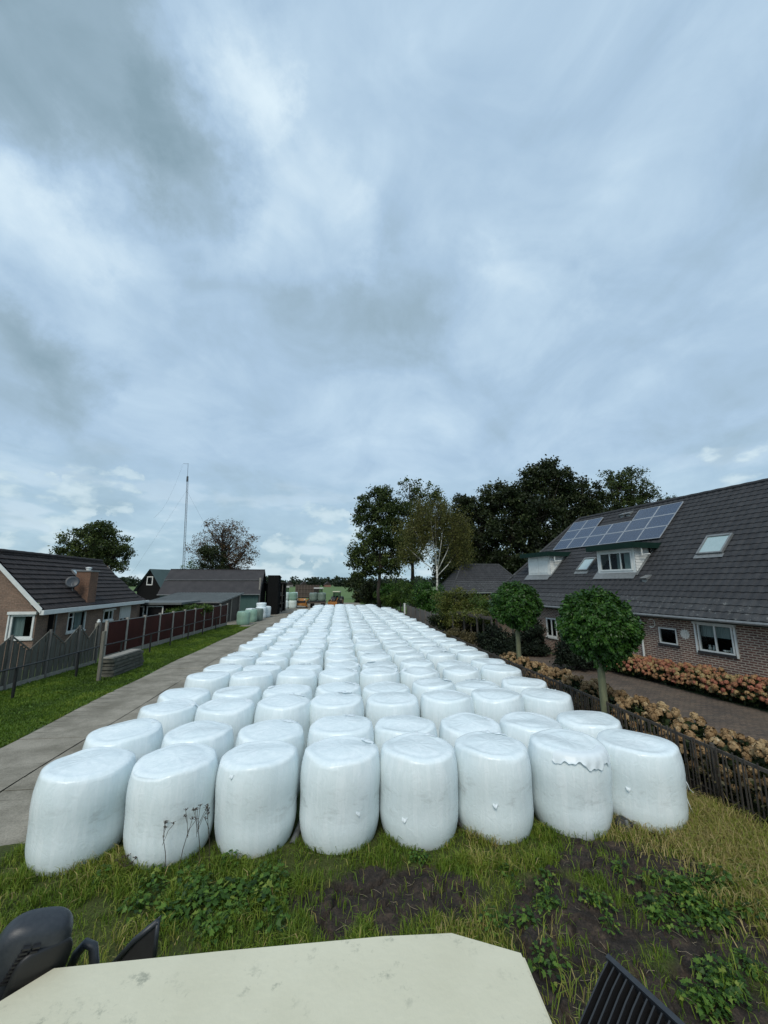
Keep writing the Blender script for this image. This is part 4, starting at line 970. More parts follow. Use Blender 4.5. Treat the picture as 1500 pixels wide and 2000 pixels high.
b = MB(); b.bar((-W_-.2, 3.6, 5.82), (.25, 3.6, 5.82), .2, .06); b.build('ridge_cap', M_eternit, BN)
for y in (.35, .9): p = MB(); p.bar((.06, y, 0), (.06, y, 4.7), .10, .16); p.build('corner_post', M_post, BN)
# small black barn behind with pale window in its gable
sb0 = atd(293, 1150, 60)
SB = empty('black_shed', (sb0[0], sb0[1], 0), R(-26), 'small black barn with green roof and one white gable window', 'barn')
b = MB(); b.quad((-2.6, 0, 0), (2.6, 0, 0), (2.6, 0, 3.2), (0, 0, 6.0), (-2.6, 0, 3.2)); b.quad((2.6, 0, 0), (2.6, 7, 0), (2.6, 7, 3.2), (2.6, 0, 3.2)); b.quad((-2.6, 0, 0), (-2.6, 7, 0), (-2.6, 7, 3.2), (-2.6, 0, 3.2)); b.quad((-2.6, 7, 0), (2.6, 7, 0), (2.6, 7, 3.2), (0, 5.4, 6.0), (-2.6, 7, 3.2)); b.build('wall', M_black_b, SB)
M_dgreen = pmat('green_sheet_roof', (.035, .06, .058), (.045, .075, .07), 1, .6)
b = MB()
b.quad((3.0, -.4, 2.75), (3.0, 7.4, 2.75), (0, 5.4, 6.1), (0, -.4, 6.1)); b.quad((-3.0, -.4, 2.75), (-3.0, 7.4, 2.75), (0, 5.4, 6.1), (0, -.4, 6.1)); b.quad((-3, 7.4, 2.75), (3, 7.4, 2.75), (0, 5.4, 6.1)); b.build('roof', M_dgreen, SB)
window(SB, -.75, 3.7, .45, 5.0, -.05, 'x', 1, fw=.14, panem=M_glass)
b = MB(); b.bar((2.7, -.1, 0), (2.7, -.1, 2.9), .12, .12); b.build('downpipe', M_post, SB)
# tall black wooden box shed and the open shelter behind it
p = gp(518, 1201)
TB = empty('black_timber_shed', (p[0]+.1, p[1]+.2, 0), R(0), 'tall black boarded shed end beside the lane, right of the barn', 'shed')
b = MB(); board_wall(b, (0, 0), (1.35, 0), 0, 5.0, .15); board_wall(b, (1.35, 0), (1.35, 2), 0, (5.0, 4.7), .15); b.quad((0, 0, 0), (0, 2, 0), (0, 2, 4.7), (0, 0, 5)); b.quad((0, 2, 0), (1.35, 2, 0), (1.35, 2, 4.7), (0, 2, 4.7)); b.quad((-.1, -.1, 5.02), (1.5, -.1, 5.02), (1.5, 2.1, 4.72), (-.1, 2.1, 4.72)); b.build('wall', M_black_b, TB)
p = gp(551, 1196)
OS = empty('open_shelter', (p[0]-.1, p[1]+.2, 0), R(0), 'open fronted dark shelter with shelves of stored timber past the black shed', 'shelter')
b = MB(); b.box(-2.3, 3.2, 0, .1, 3.3, 3.9); b.box(-2.3, 0, 0, -2.2, 3.2, 3.9); b.build('wall', M_black_b, OS); b = MB(); b.prism([(-.3, 4.05), (3.5, 3.85), (3.5, 3.95), (-.3, 4.15)], -2.5, .3, 'x'); b.build('roof', M_eternit, OS)
for x in (-.02,): 
    for y in (.05, 3.1): q_ = MB(); q_.bar((x, y, 0), (x, y, 4.0), .14, .14); q_.build('post', M_bark, OS)
b = MB()
for z in (1.1, 2.2): b.box(-2.15, .3, z, -.15, 3.1, z+.08)
b.build('shelf', M_bark, OS)
rr = random.Random(3); b = MB()
for i in range(22): z = rr.choice((.1, 1.2, 2.3)); x = rr.uniform(-2.1, -.5); y0 = rr.uniform(.2, .5); b.box(x, y0, z, x+rr.uniform(.1, .4), 3.0, z+rr.uniform(.1, .6))
tag(b.build('stored_timber', M_bark), 'dark timber stored on the shelves of the open shelter', 'timber').location = OS.location

# ---------------------------------------------------------------- hipped garage beyond the garden
gg = gp(880, 1155.5, 3.0); D_ = 45; gg = atd(881, 1156, 44)
GA = empty('garage', (gg[0], gg[1], 0), R(2), 'outbuilding with grey hipped tile roof behind the climbing rose', 'outbuilding')
EZ = float(gg[2]); WG, DG, HG = 9.4, 6.0, 3.1
def hip_slope(name, org, L, run, rise, sdir, inset):
    sl = math.hypot(run, rise); return tile_slope(name, GA, org, run/sl, rise/sl, lambda q: q*inset/sl, lambda q: L-q*inset/sl, 0, sl, M_tileG, s_dir=sdir, mat2=M_tileGm, q2=1.2)
# front slope: along +x, inwards is +y
def gen_slope(name, parent, O, A, IN, L, run, rise, in0, in1, mat, mat2, q2, ch=.34, tw=.3):
    sl = math.hypot(run, rise); V = []; F = []; MI = []; q = 0; O, A, IN = map(lambda t: np.array(t, float), (O, A, IN)); Z = np.array((0, 0, 1.)); Uv = IN*run/sl+Z*rise/sl; Nv = -IN*rise/sl+Z*run/sl
    while q < sl-.05:
        qb = min(q+ch, sl); f = (q+qb)/2/sl; lo, hi = in0*f, L-in1*f; k = int(lo/tw)-1; pts = []
        while k*tw < hi:
            for u, h in PROF:
                s = (k+u)*tw
                if lo <= s <= hi: pts.append((s, h))
            k += 1
        b = len(V)
        for s, h in pts: V += [tuple(O+A*s+Uv*(q-.01)), tuple(O+A*s+Uv*q+Nv*(.04+h)), tuple(O+A*s+Uv*(qb+.02)+Nv*(h+.004))]
        for j in range(len(pts)-1): a = b+3*j; F += [(a, a+3, a+4, a+1), (a+1, a+4, a+5, a+2)]; MI += [int(q < q2)]*2
        q += ch
    me = bpy.data.meshes.new(name); me.from_pydata(V, [], F); me.materials.append(mat); me.materials.append(mat2); me.polygons.foreach_set('material_index', MI); me.update(); return link(name, me, parent)
IN_ = 2.4
gen_slope('roof', GA, (0, 0, EZ), (1, 0, 0), (0, 1, 0), WG, DG/2, HG, IN_, IN_, M_tileG, M_tileGm, 1.4)
gen_slope('side_roof', GA, (0, DG, EZ), (0, -1, 0), (1, 0, 0), DG, IN_, HG, DG/2, DG/2, M_tileG, M_tileGm, 1.4)
b = MB(); b.quad((WG, 0, EZ), (WG, DG, EZ), (WG-IN_, DG/2, EZ+HG)); b.quad((0, DG, EZ), (WG, DG, EZ), (WG-IN_, DG/2, EZ+HG), (IN_, DG/2, EZ+HG)); b.build('rear_roof', M_tileG, GA)
b = MB(); b.tube([(IN_, DG/2, EZ+HG+.03), (WG-IN_, DG/2, EZ+HG+.03)], .1, 8); b.tube([(0, 0, EZ+.03), (IN_, DG/2, EZ+HG+.04)], .1, 8); b.tube([(WG, 0, EZ+.03), (WG-IN_, DG/2, EZ+HG+.04)], .1, 8); b.tube([(0, DG, EZ+.03), (IN_, DG/2, EZ+HG+.04)], .1, 8); b.build('hip_tiles', M_tileGm, GA)
b = MB(); b.box(-.02, -.12, EZ-.16, WG+.02, -.02, EZ-.01); b.box(-.12, -.1, EZ-.16, -.02, DG, EZ-.01); b.build('gutter', M_grey, GA)
b = MB(); b.box(.4, DG-.6, 0, WG-.4, DG-.4, EZ-.05); b.box(.4, .4, 0, .55, DG-.6, EZ-.05); b.box(WG-.55, .4, 0, WG-.4, DG-.6, EZ-.05); b.box(.55, 2.5, 0, WG-.55, 2.6, EZ-.05); b.build('wall', M_black_b, GA)
for x in (.6, 3.3, 6.0, 8.7): q_ = MB(); q_.bar((x, .3, 0), (x, .3, EZ-.1), .14, .14); q_.build('post', M_bark, GA)
# ================================================================== FENCES
FX = lambda Y: 6.83-.037*(Y-6.3) if Y < 17.5 else 6.416-.006*(Y-17.5)
FR = empty('paling_fence', (FX(-1), -1, 0), 0, 'low dark paling fence between the white bales and the hydrangeas', 'fence')
ox, oy = FX(-1), -1
M_pal = pmat('dark_paling', (.075, .064, .052), (.036, .031, .026), 6, .85, .5, 40, stretch=(1, 1, .3))
mb = MB(); rr = random.Random(12); y = -1.0
while y < 46.5:
    x = FX(y)-ox; h = rr.uniform(.96, 1.12); t = rr.gauss(0, .012); w_ = rr.uniform(.018, .032)
    mb.bar((x+rr.gauss(0, .008), y-oy, 0), (x+t, y-oy+rr.gauss(0, .018), h), w_, rr.uniform(.012, .02)); y += rr.uniform(.062, .10)
mb.build('palings', M_pal, FR)
for z in (1.03, .28):
    mb = MB(); yy = -1.0
    while yy < 46: mb.bar((FX(yy)-ox+.03, yy-oy, z), (FX(yy+2)-ox+.03, yy+2-oy, z), .035 if z > 1 else .02, .055 if z > 1 else .02); yy += 2
    mb.build('rail', M_pal, FR)
yy = 0
while yy < 46: mb = MB(); mb.tube([(FX(yy)-ox+.07, yy-oy, 0), (FX(yy)-ox+.07, yy-oy, 1.10)], .038, 8); mb.build('post', M_pal, FR); yy += 2.4
# tall grey board fence further on
a = gp(872, 1240); b_ = gp(796, 1207)
BF = empty('board_fence', (a[0], a[1], 0), 0, 'weathered grey vertical board fence beyond the dark palings, below the bushes', 'fence')
M_gboard = pmat('silver_board', (.15, .14, .125), (.095, .088, .08), 4, .85, .4, 30, stretch=(4, 4, .6))
mb = MB(); d = (b_-a)[:2]; L = np.linalg.norm(d); rr = random.Random(1); n = int(L/.15)
for i in range(n):
    p = d*i/n; q_ = d*(i+.93)/n; h = 1.32+rr.uniform(-.02, .02)+.12*i/n; mb.bar(((p+q_)[0]/2, (p+q_)[1]/2, 0), ((p+q_)[0]/2, (p+q_)[1]/2, h), .028, .14, up=(d[0], d[1], 0))
mb.build('boards', M_gboard, BF)
for i in range(8): p = d*i/7; q_ = MB(); q_.bar((p[0]-.06, p[1], 0), (p[0]-.06, p[1], 1.5), .08, .08); q_.build('post', M_gboard, BF)
wp = gp(792, 1208); mb = MB(); mb.bar((0, 0, 0), (0, 0, 1.65), .22, .16); mb.box(-.13, -.11, 1.65, .13, .11, 1.70); o = mb.build('gate_post', M_white, None, bevel=.01); o.location = (float(wp[0])-.1, float(wp[1]), 0); tag(o, 'white gate post at the far end of the grey board fence', 'post')
# pergola
pa = gp(960, 1209, 1.95); pb = gp(884, 1197, 1.95)
PG = empty('pergola', (pa[0], pa[1], 0), 0, 'weathered timber pergola between the climbing rose and round tree', 'pergola')
d = (pb-pa); d[2] = 0; L = np.linalg.norm(d); u_ = d/L; nrm_ = np.array([u_[1], -u_[0], 0])
for k in range(4):
    for s in (0, 1): p = u_*L*k/3+nrm_*1.4*s; q_ = MB(); q_.bar((p[0], p[1], 0), (p[0], p[1], 1.9), .09, .09); q_.build('post', M_bark, PG)
for s in (0, 1): p = nrm_*1.4*s; q_ = MB(); q_.bar((p[0], p[1], 1.93), ((p+d)[0], (p+d)[1], 1.93), .06, .10); q_.build('beam', M_bark, PG)
mb = MB()
for k in range(int(L/.35)+1): p = u_*.35*k-nrm_*.25; q_ = p+nrm_*1.9; mb.bar((p[0], p[1], 2.01), (q_[0], q_[1], 2.01), .05, .07)
mb.build('rafters', M_bark, PG)
# left: zigzag topped wooden fence
fl = lambda Y: -12.63+(Y-17.28)*.079
def fy(u):   # Y where photo column u crosses the left fence line
    best = min(np.arange(8, 60, .01), key=lambda Y: abs((lambda L, D: 750+782*L/D-u)(fl(Y)*math.cos(YAW)-Y*math.sin(YAW), fl(Y)*math.sin(YAW)+Y*math.cos(YAW)))); return float(best)
M_zig = pmat('grey_fence_wood', (.125, .12, .10), (.075, .072, .06), 3, .85, .5, 25, stretch=(5, 5, .5))
ZF = empty('wooden_fence', (fl(14), 14, 0), 0, 'weathered wooden garden fence with zigzag top in front of the bungalow', 'fence')
ys = [fy(38), fy(111), fy(166), fy(203)]; st = ys[1]-ys[0]; ys = [ys[0]-2*1.9, ys[0]-1.9]+ys
for i in range(len(ys)-1):
    a, b_ = ys[i], ys[i+1]; mb = MB(); n = 12
    for k in range(n):
        t0, t1 = k/n, (k+1)/n; tm = (t0+t1)/2; top = 1.92-.62*(1-abs(2*tm-1)); ya = a+(b_-a)*t0+.005; yb = a+(b_-a)*t1-.005; ym = (ya+yb)/2
        off = .02*(k % 2); mb.bar((fl(ym)-fl(14)+off, ym-14, .18), (fl(ym)-fl(14)+off, ym-14, top), (yb-ya), .02, up=(1, 0, 0))
    mb.build('slat_panel', M_zig, ZF)
    tm_ = MB(); am = (a+b_)/2; P_ = lambda y_, z: (fl(y_)-fl(14)+.045, y_-14, z)
    tm_.bar(P_(a+.05, 1.95), P_(am, 1.33), .03, .05); tm_.bar(P_(am, 1.33), P_(b_-.05, 1.95), .03, .05); tm_.build('capping', M_zig, ZF)
for y in ys: mb = MB(); mb.tube([(fl(y)-fl(14)+.06, y-14, 0), (fl(y)-fl(14)+.06, y-14, 2.02)], .055, 8); mb.build('post', M_gboard, ZF)
mb = MB()
for i in range(len(ys)-1): mb.bar((fl(ys[i])-fl(14)+.05, ys[i]-14+.06, .09), (fl(ys[i+1])-fl(14)+.05, ys[i+1]-14-.06, .09), .05, .18)
mb.build('base_board', M_post, ZF)
# red panel fence with concrete posts
M_red = pmat('maroon_panel', (.060, .016, .013), (.042, .012, .010), 1.4, .7, .05, spec=.15)
RF = empty('panel_fence', (fl(23), 23, 0), 0, 'maroon panel fence between pale concrete posts along the grass verge', 'fence')
Y_ = 23.0; n = 10; step = (40.6-Y_)/n
M_cpost = pmat('pale_post', (.36, .34, .30), (.27, .255, .23), 5, .9, .3, 40)
for i in range(n+1):
    y = Y_+i*step; q_ = MB(); q_.bar((fl(y)-fl(23), y-23, 0), (fl(y)-fl(23), y-23, 2.02), .12, .12); q_.box(fl(y)-fl(23)-.075, y-23-.075, 2.02, fl(y)-fl(23)+.075, y-23+.075, 2.06); q_.build('post', M_cpost, RF, bevel=.008)
    if i < n:
        ya, yb = y+.07, y+step-.07; q_ = MB(); q_.bar((fl(ya)-fl(23), ya-23, 1.12), (fl(yb)-fl(23), yb-23, 1.12), .035, 1.66, up=(0, 0, 1))
        q_.build('panel', M_red, RF)
        q_ = MB(); q_.bar((fl(ya)-fl(23), ya-23, .14), (fl(yb)-fl(23), yb-23, .14), .05, .28); q_.build('base_slab', M_post, RF)
        q_ = MB(); q_.bar((fl(ya)-fl(23)+.005, ya-23, 1.965), (fl(yb)-fl(23)+.005, yb-23, 1.965), .06, .03); q_.build('top_rail', M_grey, RF)
# white pot ornaments and plant on the end of the wooden fence
mb = MB(); mb.lathe([(.05, 0), (.08, .02), (.09, .09), (.05, .12), (.07, .15), (.03, .19)], 12); o = mb.build('garden_ornament', M_white, None, smooth=True); o.location = (fl(22.6)-.25, 22.75, 1.95); tag(o, 'small white garden ornament above the corner of the two fences', 'ornament')
st_ = MB(); st_.bar((0, 0, -1.95), (0, 0, 0), .2, .2); st_.build('plinth', M_post, o)
# black field rail in front of the fences
BR_ = empty('rail_fence', (-11.2, 12, 0), 0, 'thin black metal rail on short posts in front of the garden fences', 'fence')
rxf = lambda Y: -11.27+(Y-16)*.034
M_blk = pmat('black_metal', (.012, .012, .013), None, 5, .5)
mb = MB(); mb.tube([(rxf(y)+11.2, y-12, 1.07+.015*math.sin(y)) for y in np.arange(8, 40.1, 1)], .03, 6); mb.build('rail', M_blk, BR_)
for y in (9.4, 12.7, 16.0, 19.2, 22.4, 25.4, 28.0, 30.8, 33.6, 36.6): mb = MB(); mb.bar((rxf(y)+11.2, y-12, 0), (rxf(y)+11.2, y-12, 1.09), .08, .06); mb.build('post', M_blk, BR_)
# pale stake and stack of concrete slabs
q_ = MB(); q_.bar((0, 0, 0), (-.02, .03, 2.0), .125, .125); o = q_.build('stake', pmat('old_stake', (.17, .16, .13), (.12, .112, .09), 6, .9, .5, 40, stretch=(3, 3, .6)), None, bevel=.012); p = gp(192, 1331); o.location = (float(p[0]), float(p[1]), 0); tag(o, 'leaning grey post at the near end of the stacked concrete slabs', 'post')
p0_, p1_ = gp(203, 1326), gp(258, 1305); CS = empty('slab_stack', (p0_[0], p0_[1]+.1, 0), math.atan2(p1_[1]-p0_[1], p1_[0]-p0_[0])-math.pi/2, 'stack of old concrete edging slabs on the verge beside the leaning post', 'slabs')
rr = random.Random(5)
for k in range(5):
    q_ = MB(); dx = rr.uniform(-.03, .03); q_.box(-.30+dx, rr.uniform(-.05, .05), .02+.15*k, .28+dx, 2.45+rr.uniform(-.1, .1), .155+.15*k); q_.build('slab', pmat('old_concrete', (.12, .115, .095), (.06, .062, .048), 4, .95, .8, 30), CS, bevel=.02)
q_ = MB(); q_.box(-.26, -.06, .775, .24, 2.3, .85); q_.build('slab', M_post, CS, bevel=.02)

# ================================================================== VEGETATION
def rhombs(C, size, rg, up=.0, asp=.55):
    n = len(C); a = rg.normal(size=(n, 3)); a[:, 2] += up*rg.choice([-1, 1], n); a /= np.linalg.norm(a, axis=1)[:, None]
    b = rg.normal(size=(n, 3)); b -= (b*a).sum(1)[:, None]*a; b /= np.linalg.norm(b, axis=1)[:, None]; s = (size*rg.uniform(.55, 1.25, n))[:, None]
    V = np.stack([C-a*s*.5, C+b*s*asp*.5+a*s*.05, C+a*s*.5, C-b*s*asp*.5+a*s*.05], 1)
    return V.reshape(-1, 3), np.arange(n*4).reshape(n, 4)
OAK = [(0, (.016, .028, .006)), (.5, (.040, .064, .014)), (.8, (.080, .110, .022)), (1, (.14, .165, .04))]
M_oak = leafmat('oak_leaf', OAK, .6, .25)
M_dk = leafmat('dark_leaf', [(0, (.009, .015, .005)), (.5, (.022, .034, .010)), (.8, (.042, .058, .015)), (1, (.075, .090, .026))], .6, .2)
M_birch = leafmat('birch_leaf', [(0, (.05, .055, .013)), (.5, (.105, .11, .026)), (1, (.20, .18, .05))], .6, .35)
M_aut = leafmat('autumn_leaf', [(0, (.05, .03, .015)), (.4, (.12, .062, .032)), (.8, (.09, .085, .03)), (1, (.22, .12, .06))], .6, .3)
M_bush = leafmat('bush_leaf', [(0, (.026, .055, .010)), (.5, (.065, .12, .020)), (1, (.14, .20, .035))], .5, .3)
M_yel = leafmat('yellow_leaf', [(0, (.05, .07, .012)), (.5, (.10, .12, .022)), (1, (.20, .19, .05))], .5, .3)
M_globe = leafmat('globe_leaf', [(0, (.015, .045, .006)), (.5, (.036, .098, .014)), (.85, (.075, .165, .026)), (1, (.16, .25, .06))], .42, .25)
M_con = leafmat('conifer_leaf', [(0, (.004, .008, .004)), (.6, (.009, .018, .008)), (1, (.02, .034, .013))], .7, .1)
M_trunk = pmat('bark', (.045, .038, .030), (.025, .021, .017), 4, .95, .9, 20, stretch=(3, 3, .5))
M_gtrunk = pmat('green_bark', (.17, .18, .10), (.11, .12, .07), 5, .9, .6, 20, stretch=(3, 3, .5))
M_btrunk = pmat('birch_bark', (.50, .50, .46), (.10, .095, .085), 2.2, .8, .3, 20, stretch=(2, 2, 4), lo=.52, hi=.66)
def tree(name, label, u, D, lobes, mat, leaf=.32, clump=1.0, nl=70, tr=.25, fork=.35, bark=None, group=None, cat='tree', seed=1, dens=1.0, twigs=.5, weep=0, base_v=1139, bend=0):
    rg = np.random.default_rng(seed); B = atd(u, base_v, D); B[2] = 0
    root = empty(name, B, 0, label, cat, group)
    tm = MB(); tw = MB(); CC = []; RN = []; top = max(atd(l[0], l[1], D)[2] for l in lobes)
    fz = top*fork; f = np.array([rg.normal()*.3*bend, rg.normal()*.3*bend, fz])
    tm.tube([(0, 0, -.1), f*.33+np.array([rg.normal()*tr*.4, 0, 0]), f*.7+np.array([0, rg.normal()*tr*.4, 0]), f], [tr*1.25, tr, tr*.85, tr*.75], 8)
    for l in lobes:
        lu, lv, ru, rv = l[:4]; dd = l[4] if len(l) > 4 else 0; dn = l[5] if len(l) > 5 else 1
        c = atd(lu, lv, D+dd)-B; rx = ru*D/782; rz = rv*D/782; ry = min(rx, max(rx*.85, 1))
        n = max(3, int(dens*dn*(1.6*(rx*ry*rz)**(2/3)/(clump**2)*3.2)))
        dvec = rg.normal(size=(n, 3)); dvec /= np.linalg.norm(dvec, axis=1)[:, None]; rad = rg.random(n)**.38
        P = c+dvec*rad[:, None]*np.array([rx, ry, rz]); P[:, 2] = np.maximum(P[:, 2], .3)
        # limb to the lobe and branches to its clumps
        s0 = f*(rg.uniform(.72, 1)); mid = (s0+c)/2+np.array([0, 0, -.15*rz]); lr = tr*.5*min(1, (rx/2.5)**.5+.2)
        tm.tube([s0, mid, c], [lr, lr*.75, lr*.45], 6)
        for p in P[:int(n*twigs)]:
            t = rg.random(); s = mid*(1-t)+c*t; m2 = (s+p)/2+rg.normal(size=3)*.12*rx; tw.tube([s, m2, p], [lr*.28, lr*.2, max(.012, lr*.06)], 4, False)
        for p in P:
            k = max(4, int(nl*rg.uniform(.5, 1.4))); g_ = rg.normal(size=(k, 3))*np.array([.42, .42, .30+weep*.5])*clump*rg.uniform(.7, 1.25)
            if weep: g_[:, 2] -= abs(rg.normal(size=k))*weep*clump
            CC.append(p+g_); RN.append(np.clip(rg.normal(.42, .17)+rg.normal(size=k)*.16, 0, 1))
    tm.build('trunk', bark or M_trunk, root, smooth=True)
    if tw.v: tw.build('branches', M_trunk, root)
    C = np.concatenate(CC); rn = np.concatenate(RN); kp = C[:, 2] > .05; C, rn = C[kp], rn[kp]
    V, Q = rhombs(C, np.full(len(C), leaf), rg); link('crown', np_mesh('crown', V, Q, mat, rnd=np.repeat(rn, 4)), root); return root
GB = 'big trees behind the farm'
tree('oak_tree', 'round green oak behind the bungalow roof', 188, 58, [(185, 1062, 62, 40), (150, 1085, 38, 22), (225, 1080, 34, 28), (190, 1040, 40, 22), (165, 1095, 45, 18), (215, 1100, 35, 16)], M_oak, .34, .8, 60, .3, .5, group=None, seed=2, dens=1.15)
tree('autumn_tree', 'thin leaved reddish brown tree behind the dark barn', 432, 74, [(440, 1065, 62, 44, 0, .55), (480, 1075, 28, 34, 0, .6), (400, 1075, 34, 34, 0, .6), (435, 1035, 42, 24, 0, .6), (450, 1100, 45, 22, 0, .7)], M_aut, .30, .8, 22, .35, .45, seed=3, dens=1.3, twigs=.95)
tree('small_tree', 'dense olive green tree at the foot of the reddish brown tree', 415, 70, [(415, 1098, 26, 30), (405, 1080, 16, 22), (425, 1115, 26, 16)], M_dk, .34, .8, 60, .2, .4, seed=4)
tree('small_tree', 'loose pale green little tree at the foot of the mast', 376, 72, [(378, 1108, 20, 16, 0, .8), (362, 1115, 14, 10, 0, .6), (385, 1122, 18, 10)], M_bush, .3, .7, 26, .12, .4, seed=5)
tree('oak_tree', 'tall open oak at the left edge of the big tree group', 742, 64, [(740, 985, 42, 32), (715, 1010, 26, 26), (768, 1000, 34, 34), (722, 1052, 32, 26), (760, 1045, 40, 34), (700, 1078, 26, 16), (735, 1092, 40, 18), (785, 1070, 32, 26), (745, 960, 22, 10), (712, 1112, 26, 20), (755, 1108, 30, 16), (690, 1098, 16, 14)], M_oak, .40, .95, 70, .28, .42, group=GB, seed=6, dens=1.25)
tree('oak_tree', 'second tall tree of the group, its sparse grey green top behind the birch', 806, 68, [(820, 965, 42, 28, 0, .6), (800, 948, 26, 16, 0, .5), (850, 975, 26, 24, 0, .6), (806, 1010, 42, 30), (795, 1060, 38, 30), (845, 1035, 34, 26, 0, .9), (800, 1092, 34, 10)], M_oak, .38, .85, 40, .34, .4, group=GB, seed=7, dens=1.2, twigs=.9)
tree('birch_tree', 'weeping birch with white forked trunk in front of the dark trees', 854, 47, [(838, 985, 34, 18, 0, .9), (870, 995, 30, 18, 0, .9), (850, 1008, 46, 22, 0, 1.1), (806, 1028, 38, 26, 0, 1.0), (890, 1032, 34, 34, 0, 1.3), (795, 1068, 24, 24, 0, .8), (897, 1072, 26, 26, 0, 1.3), (845, 1045, 34, 26, 0, .7)], M_birch, .20, .6, 80, .14, .45, bark=M_btrunk, group=GB, seed=8, dens=.9, twigs=.9, weep=1.3)
tree('oak_tree', 'dark broad tree right of the birch', 930, 62, [(935, 1000, 50, 40), (905, 985, 26, 20), (975, 975, 40, 34), (930, 1060, 55, 40), (900, 1100, 40, 34), (960, 1110, 50, 30)], M_dk, .42, 1.0, 95, .4, .3, group=GB, seed=9, dens=1.35)
tree('oak_tree', 'tallest dark tree of the group, behind the outbuilding roof', 1030, 58, [(1050, 940, 40, 34), (1015, 965, 34, 30), (1085, 935, 36, 34), (1040, 1000, 65, 44), (1000, 1040, 50, 40), (1060, 1060, 60, 36), (1075, 910, 24, 14), (1020, 1095, 60, 30)], M_dk, .42, 1.0, 100, .5, .35, group=GB, seed=10, dens=1.35)
tree('oak_tree', 'dark tree between the tallest one and the airy right one', 1130, 60, [(1135, 965, 42, 36), (1100, 990, 44, 40), (1165, 990, 40, 34), (1130, 1030, 50, 34), (1180, 1020, 40, 26)], M_dk, .40, 1.0, 90, .4, .4, group=GB, seed=11, dens=1.3)
tree('oak_tree', 'airy tree showing sky through its crown above the farmhouse ridge', 1225, 62, [(1205, 950, 36, 30, 0, .8), (1240, 955, 36, 30, 0, .8), (1190, 930, 22, 14, 0, .6), (1270, 975, 24, 20, 0, .8), (1215, 990, 50, 24), (1235, 925, 28, 12, 0, .6), (1260, 1000, 30, 16)], M_oak, .36, .85, 50, .35, .4, group=GB, seed=12, dens=1.15, twigs=.8)
tree('oak_tree', 'low dark tree filling the space left of the outbuilding', 905, 70, [(915, 1105, 60, 40), (868, 1105, 28, 34), (985, 1110, 60, 34), (880, 1060, 30, 40), (900, 1020, 30, 34)], M_dk, .42, 1.0, 90, .3, .3, group=GB, seed=13, dens=1.3)
tree('small_tree', 'tip of a distant tree just above the farmhouse ridge', 1312, 70, [(1312, 975, 10, 7, 0, 1.2)], M_oak, .3, .5, 30, .1, .5, seed=14)
tree('field_tree', 'lone small tree standing in the green field left of the hedge', 695, 104, [(694, 1144, 20, 12), (682, 1139, 10, 8), (708, 1142, 16, 12), (695, 1130, 16, 8)], M_dk, .5, 1.0, 60, .22, .45, seed=15, dens=1.4)
# garden bushes behind the fence
GS = 'clipped garden trees behind the board fence'
tree('bush', 'dark dense bush at the far left end of the hedge row', 725, 74, [(722, 1152, 16, 20), (732, 1160, 16, 16), (716, 1165, 12, 14), (738, 1148, 14, 14)], M_dk, .32, .7, 90, .15, .3, cat='bush', seed=16, dens=1.4)
tree('garden_tree', 'farthest small round garden tree of the clipped row', 766, 62, [(766, 1154, 22, 20)], M_globe, .25, .55, 70, .09, .5, group=GS, seed=17, dens=1.5)
tree('garden_tree', 'small garden tree just left of the white gate post', 782, 56, [(784, 1156, 18, 20)], M_bush, .22, .5, 60, .09, .5, group=GS, seed=18, dens=1.5)
tree('garden_tree', 'round garden tree directly behind the white gate post', 800, 50, [(801, 1156, 20, 24)], M_bush, .2, .5, 70, .09, .5, group=GS, seed=19, dens=1.6)
tree('garden_tree', 'nearest and largest garden tree of the clipped row, hanging over board fence', 838, 42, [(838, 1160, 28, 26), (836, 1185, 24, 14)], M_globe, .2, .5, 80, .10, .4, group=GS, seed=20, dens=1.6)
tree('climbing_rose', 'yellow green climbing rose bush growing over the pergola', 900, 30, [(900, 1168, 32, 22), (872, 1186, 20, 16, 0, .9), (932, 1176, 26, 20), (905, 1192, 40, 18), (866, 1168, 20, 18), (880, 1210, 20, 22, 0, .9), (935, 1205, 22, 14), (915, 1202, 34, 12, -3, .9), (945, 1200, 16, 10, -5, .8)], M_yel, .15, .4, 50, .06, .3, cat='bush', seed=21, dens=1.1)
tree('bush', 'green bush between the climbing rose and the first round tree', 946, 28, [(945, 1192, 24, 20), (938, 1175, 14, 12)], M_bush, .14, .4, 70, .06, .3, cat='bush', seed=22, dens=1.2)
tree('bush', 'dark green bush filling the shade behind the pergola', 935, 31, [(925, 1222, 34, 26), (895, 1225, 26, 24), (958, 1218, 24, 26), (860, 1215, 22, 14)], M_dk, .16, .4, 90, .06, .2, cat='bush', seed=33, dens=1.5)
tree('bush', 'straw coloured withered bush under the pergola behind the palings', 897, 24, [(885, 1240, 20, 16), (912, 1250, 22, 18)], leafmat('withered_leaf', [(0, (.05, .045, .02)), (1, (.17, .14, .06))]), .10, .3, 90, .04, .3, cat='bush', seed=23, dens=1.3)
tree('bush', 'nearly black evergreen bush behind the first round tree trunk', 1002, 23.5, [(985, 1270, 40, 34), (1035, 1265, 32, 40), (960, 1255, 26, 28), (1010, 1290, 50, 22), (1040, 1240, 24, 26)], M_con, .14, .32, 130, .06, .2, cat='bush', seed=24, dens=1.5)
tree('bush', 'nearly black low bush behind the nearest round tree trunk', 1112, 19.5, [(1105, 1280, 20, 26), (1140, 1285, 34, 20), (1118, 1262, 20, 18)], M_con, .12, .3, 130, .05, .2, cat='bush', seed=25, dens=1.5)
tree('bush', 'low dark shrub where the garden path reaches the house', 1070, 25, [(1070, 1255, 7, 14)], M_con, .1, .25, 80, .04, .2, cat='bush', seed=26)
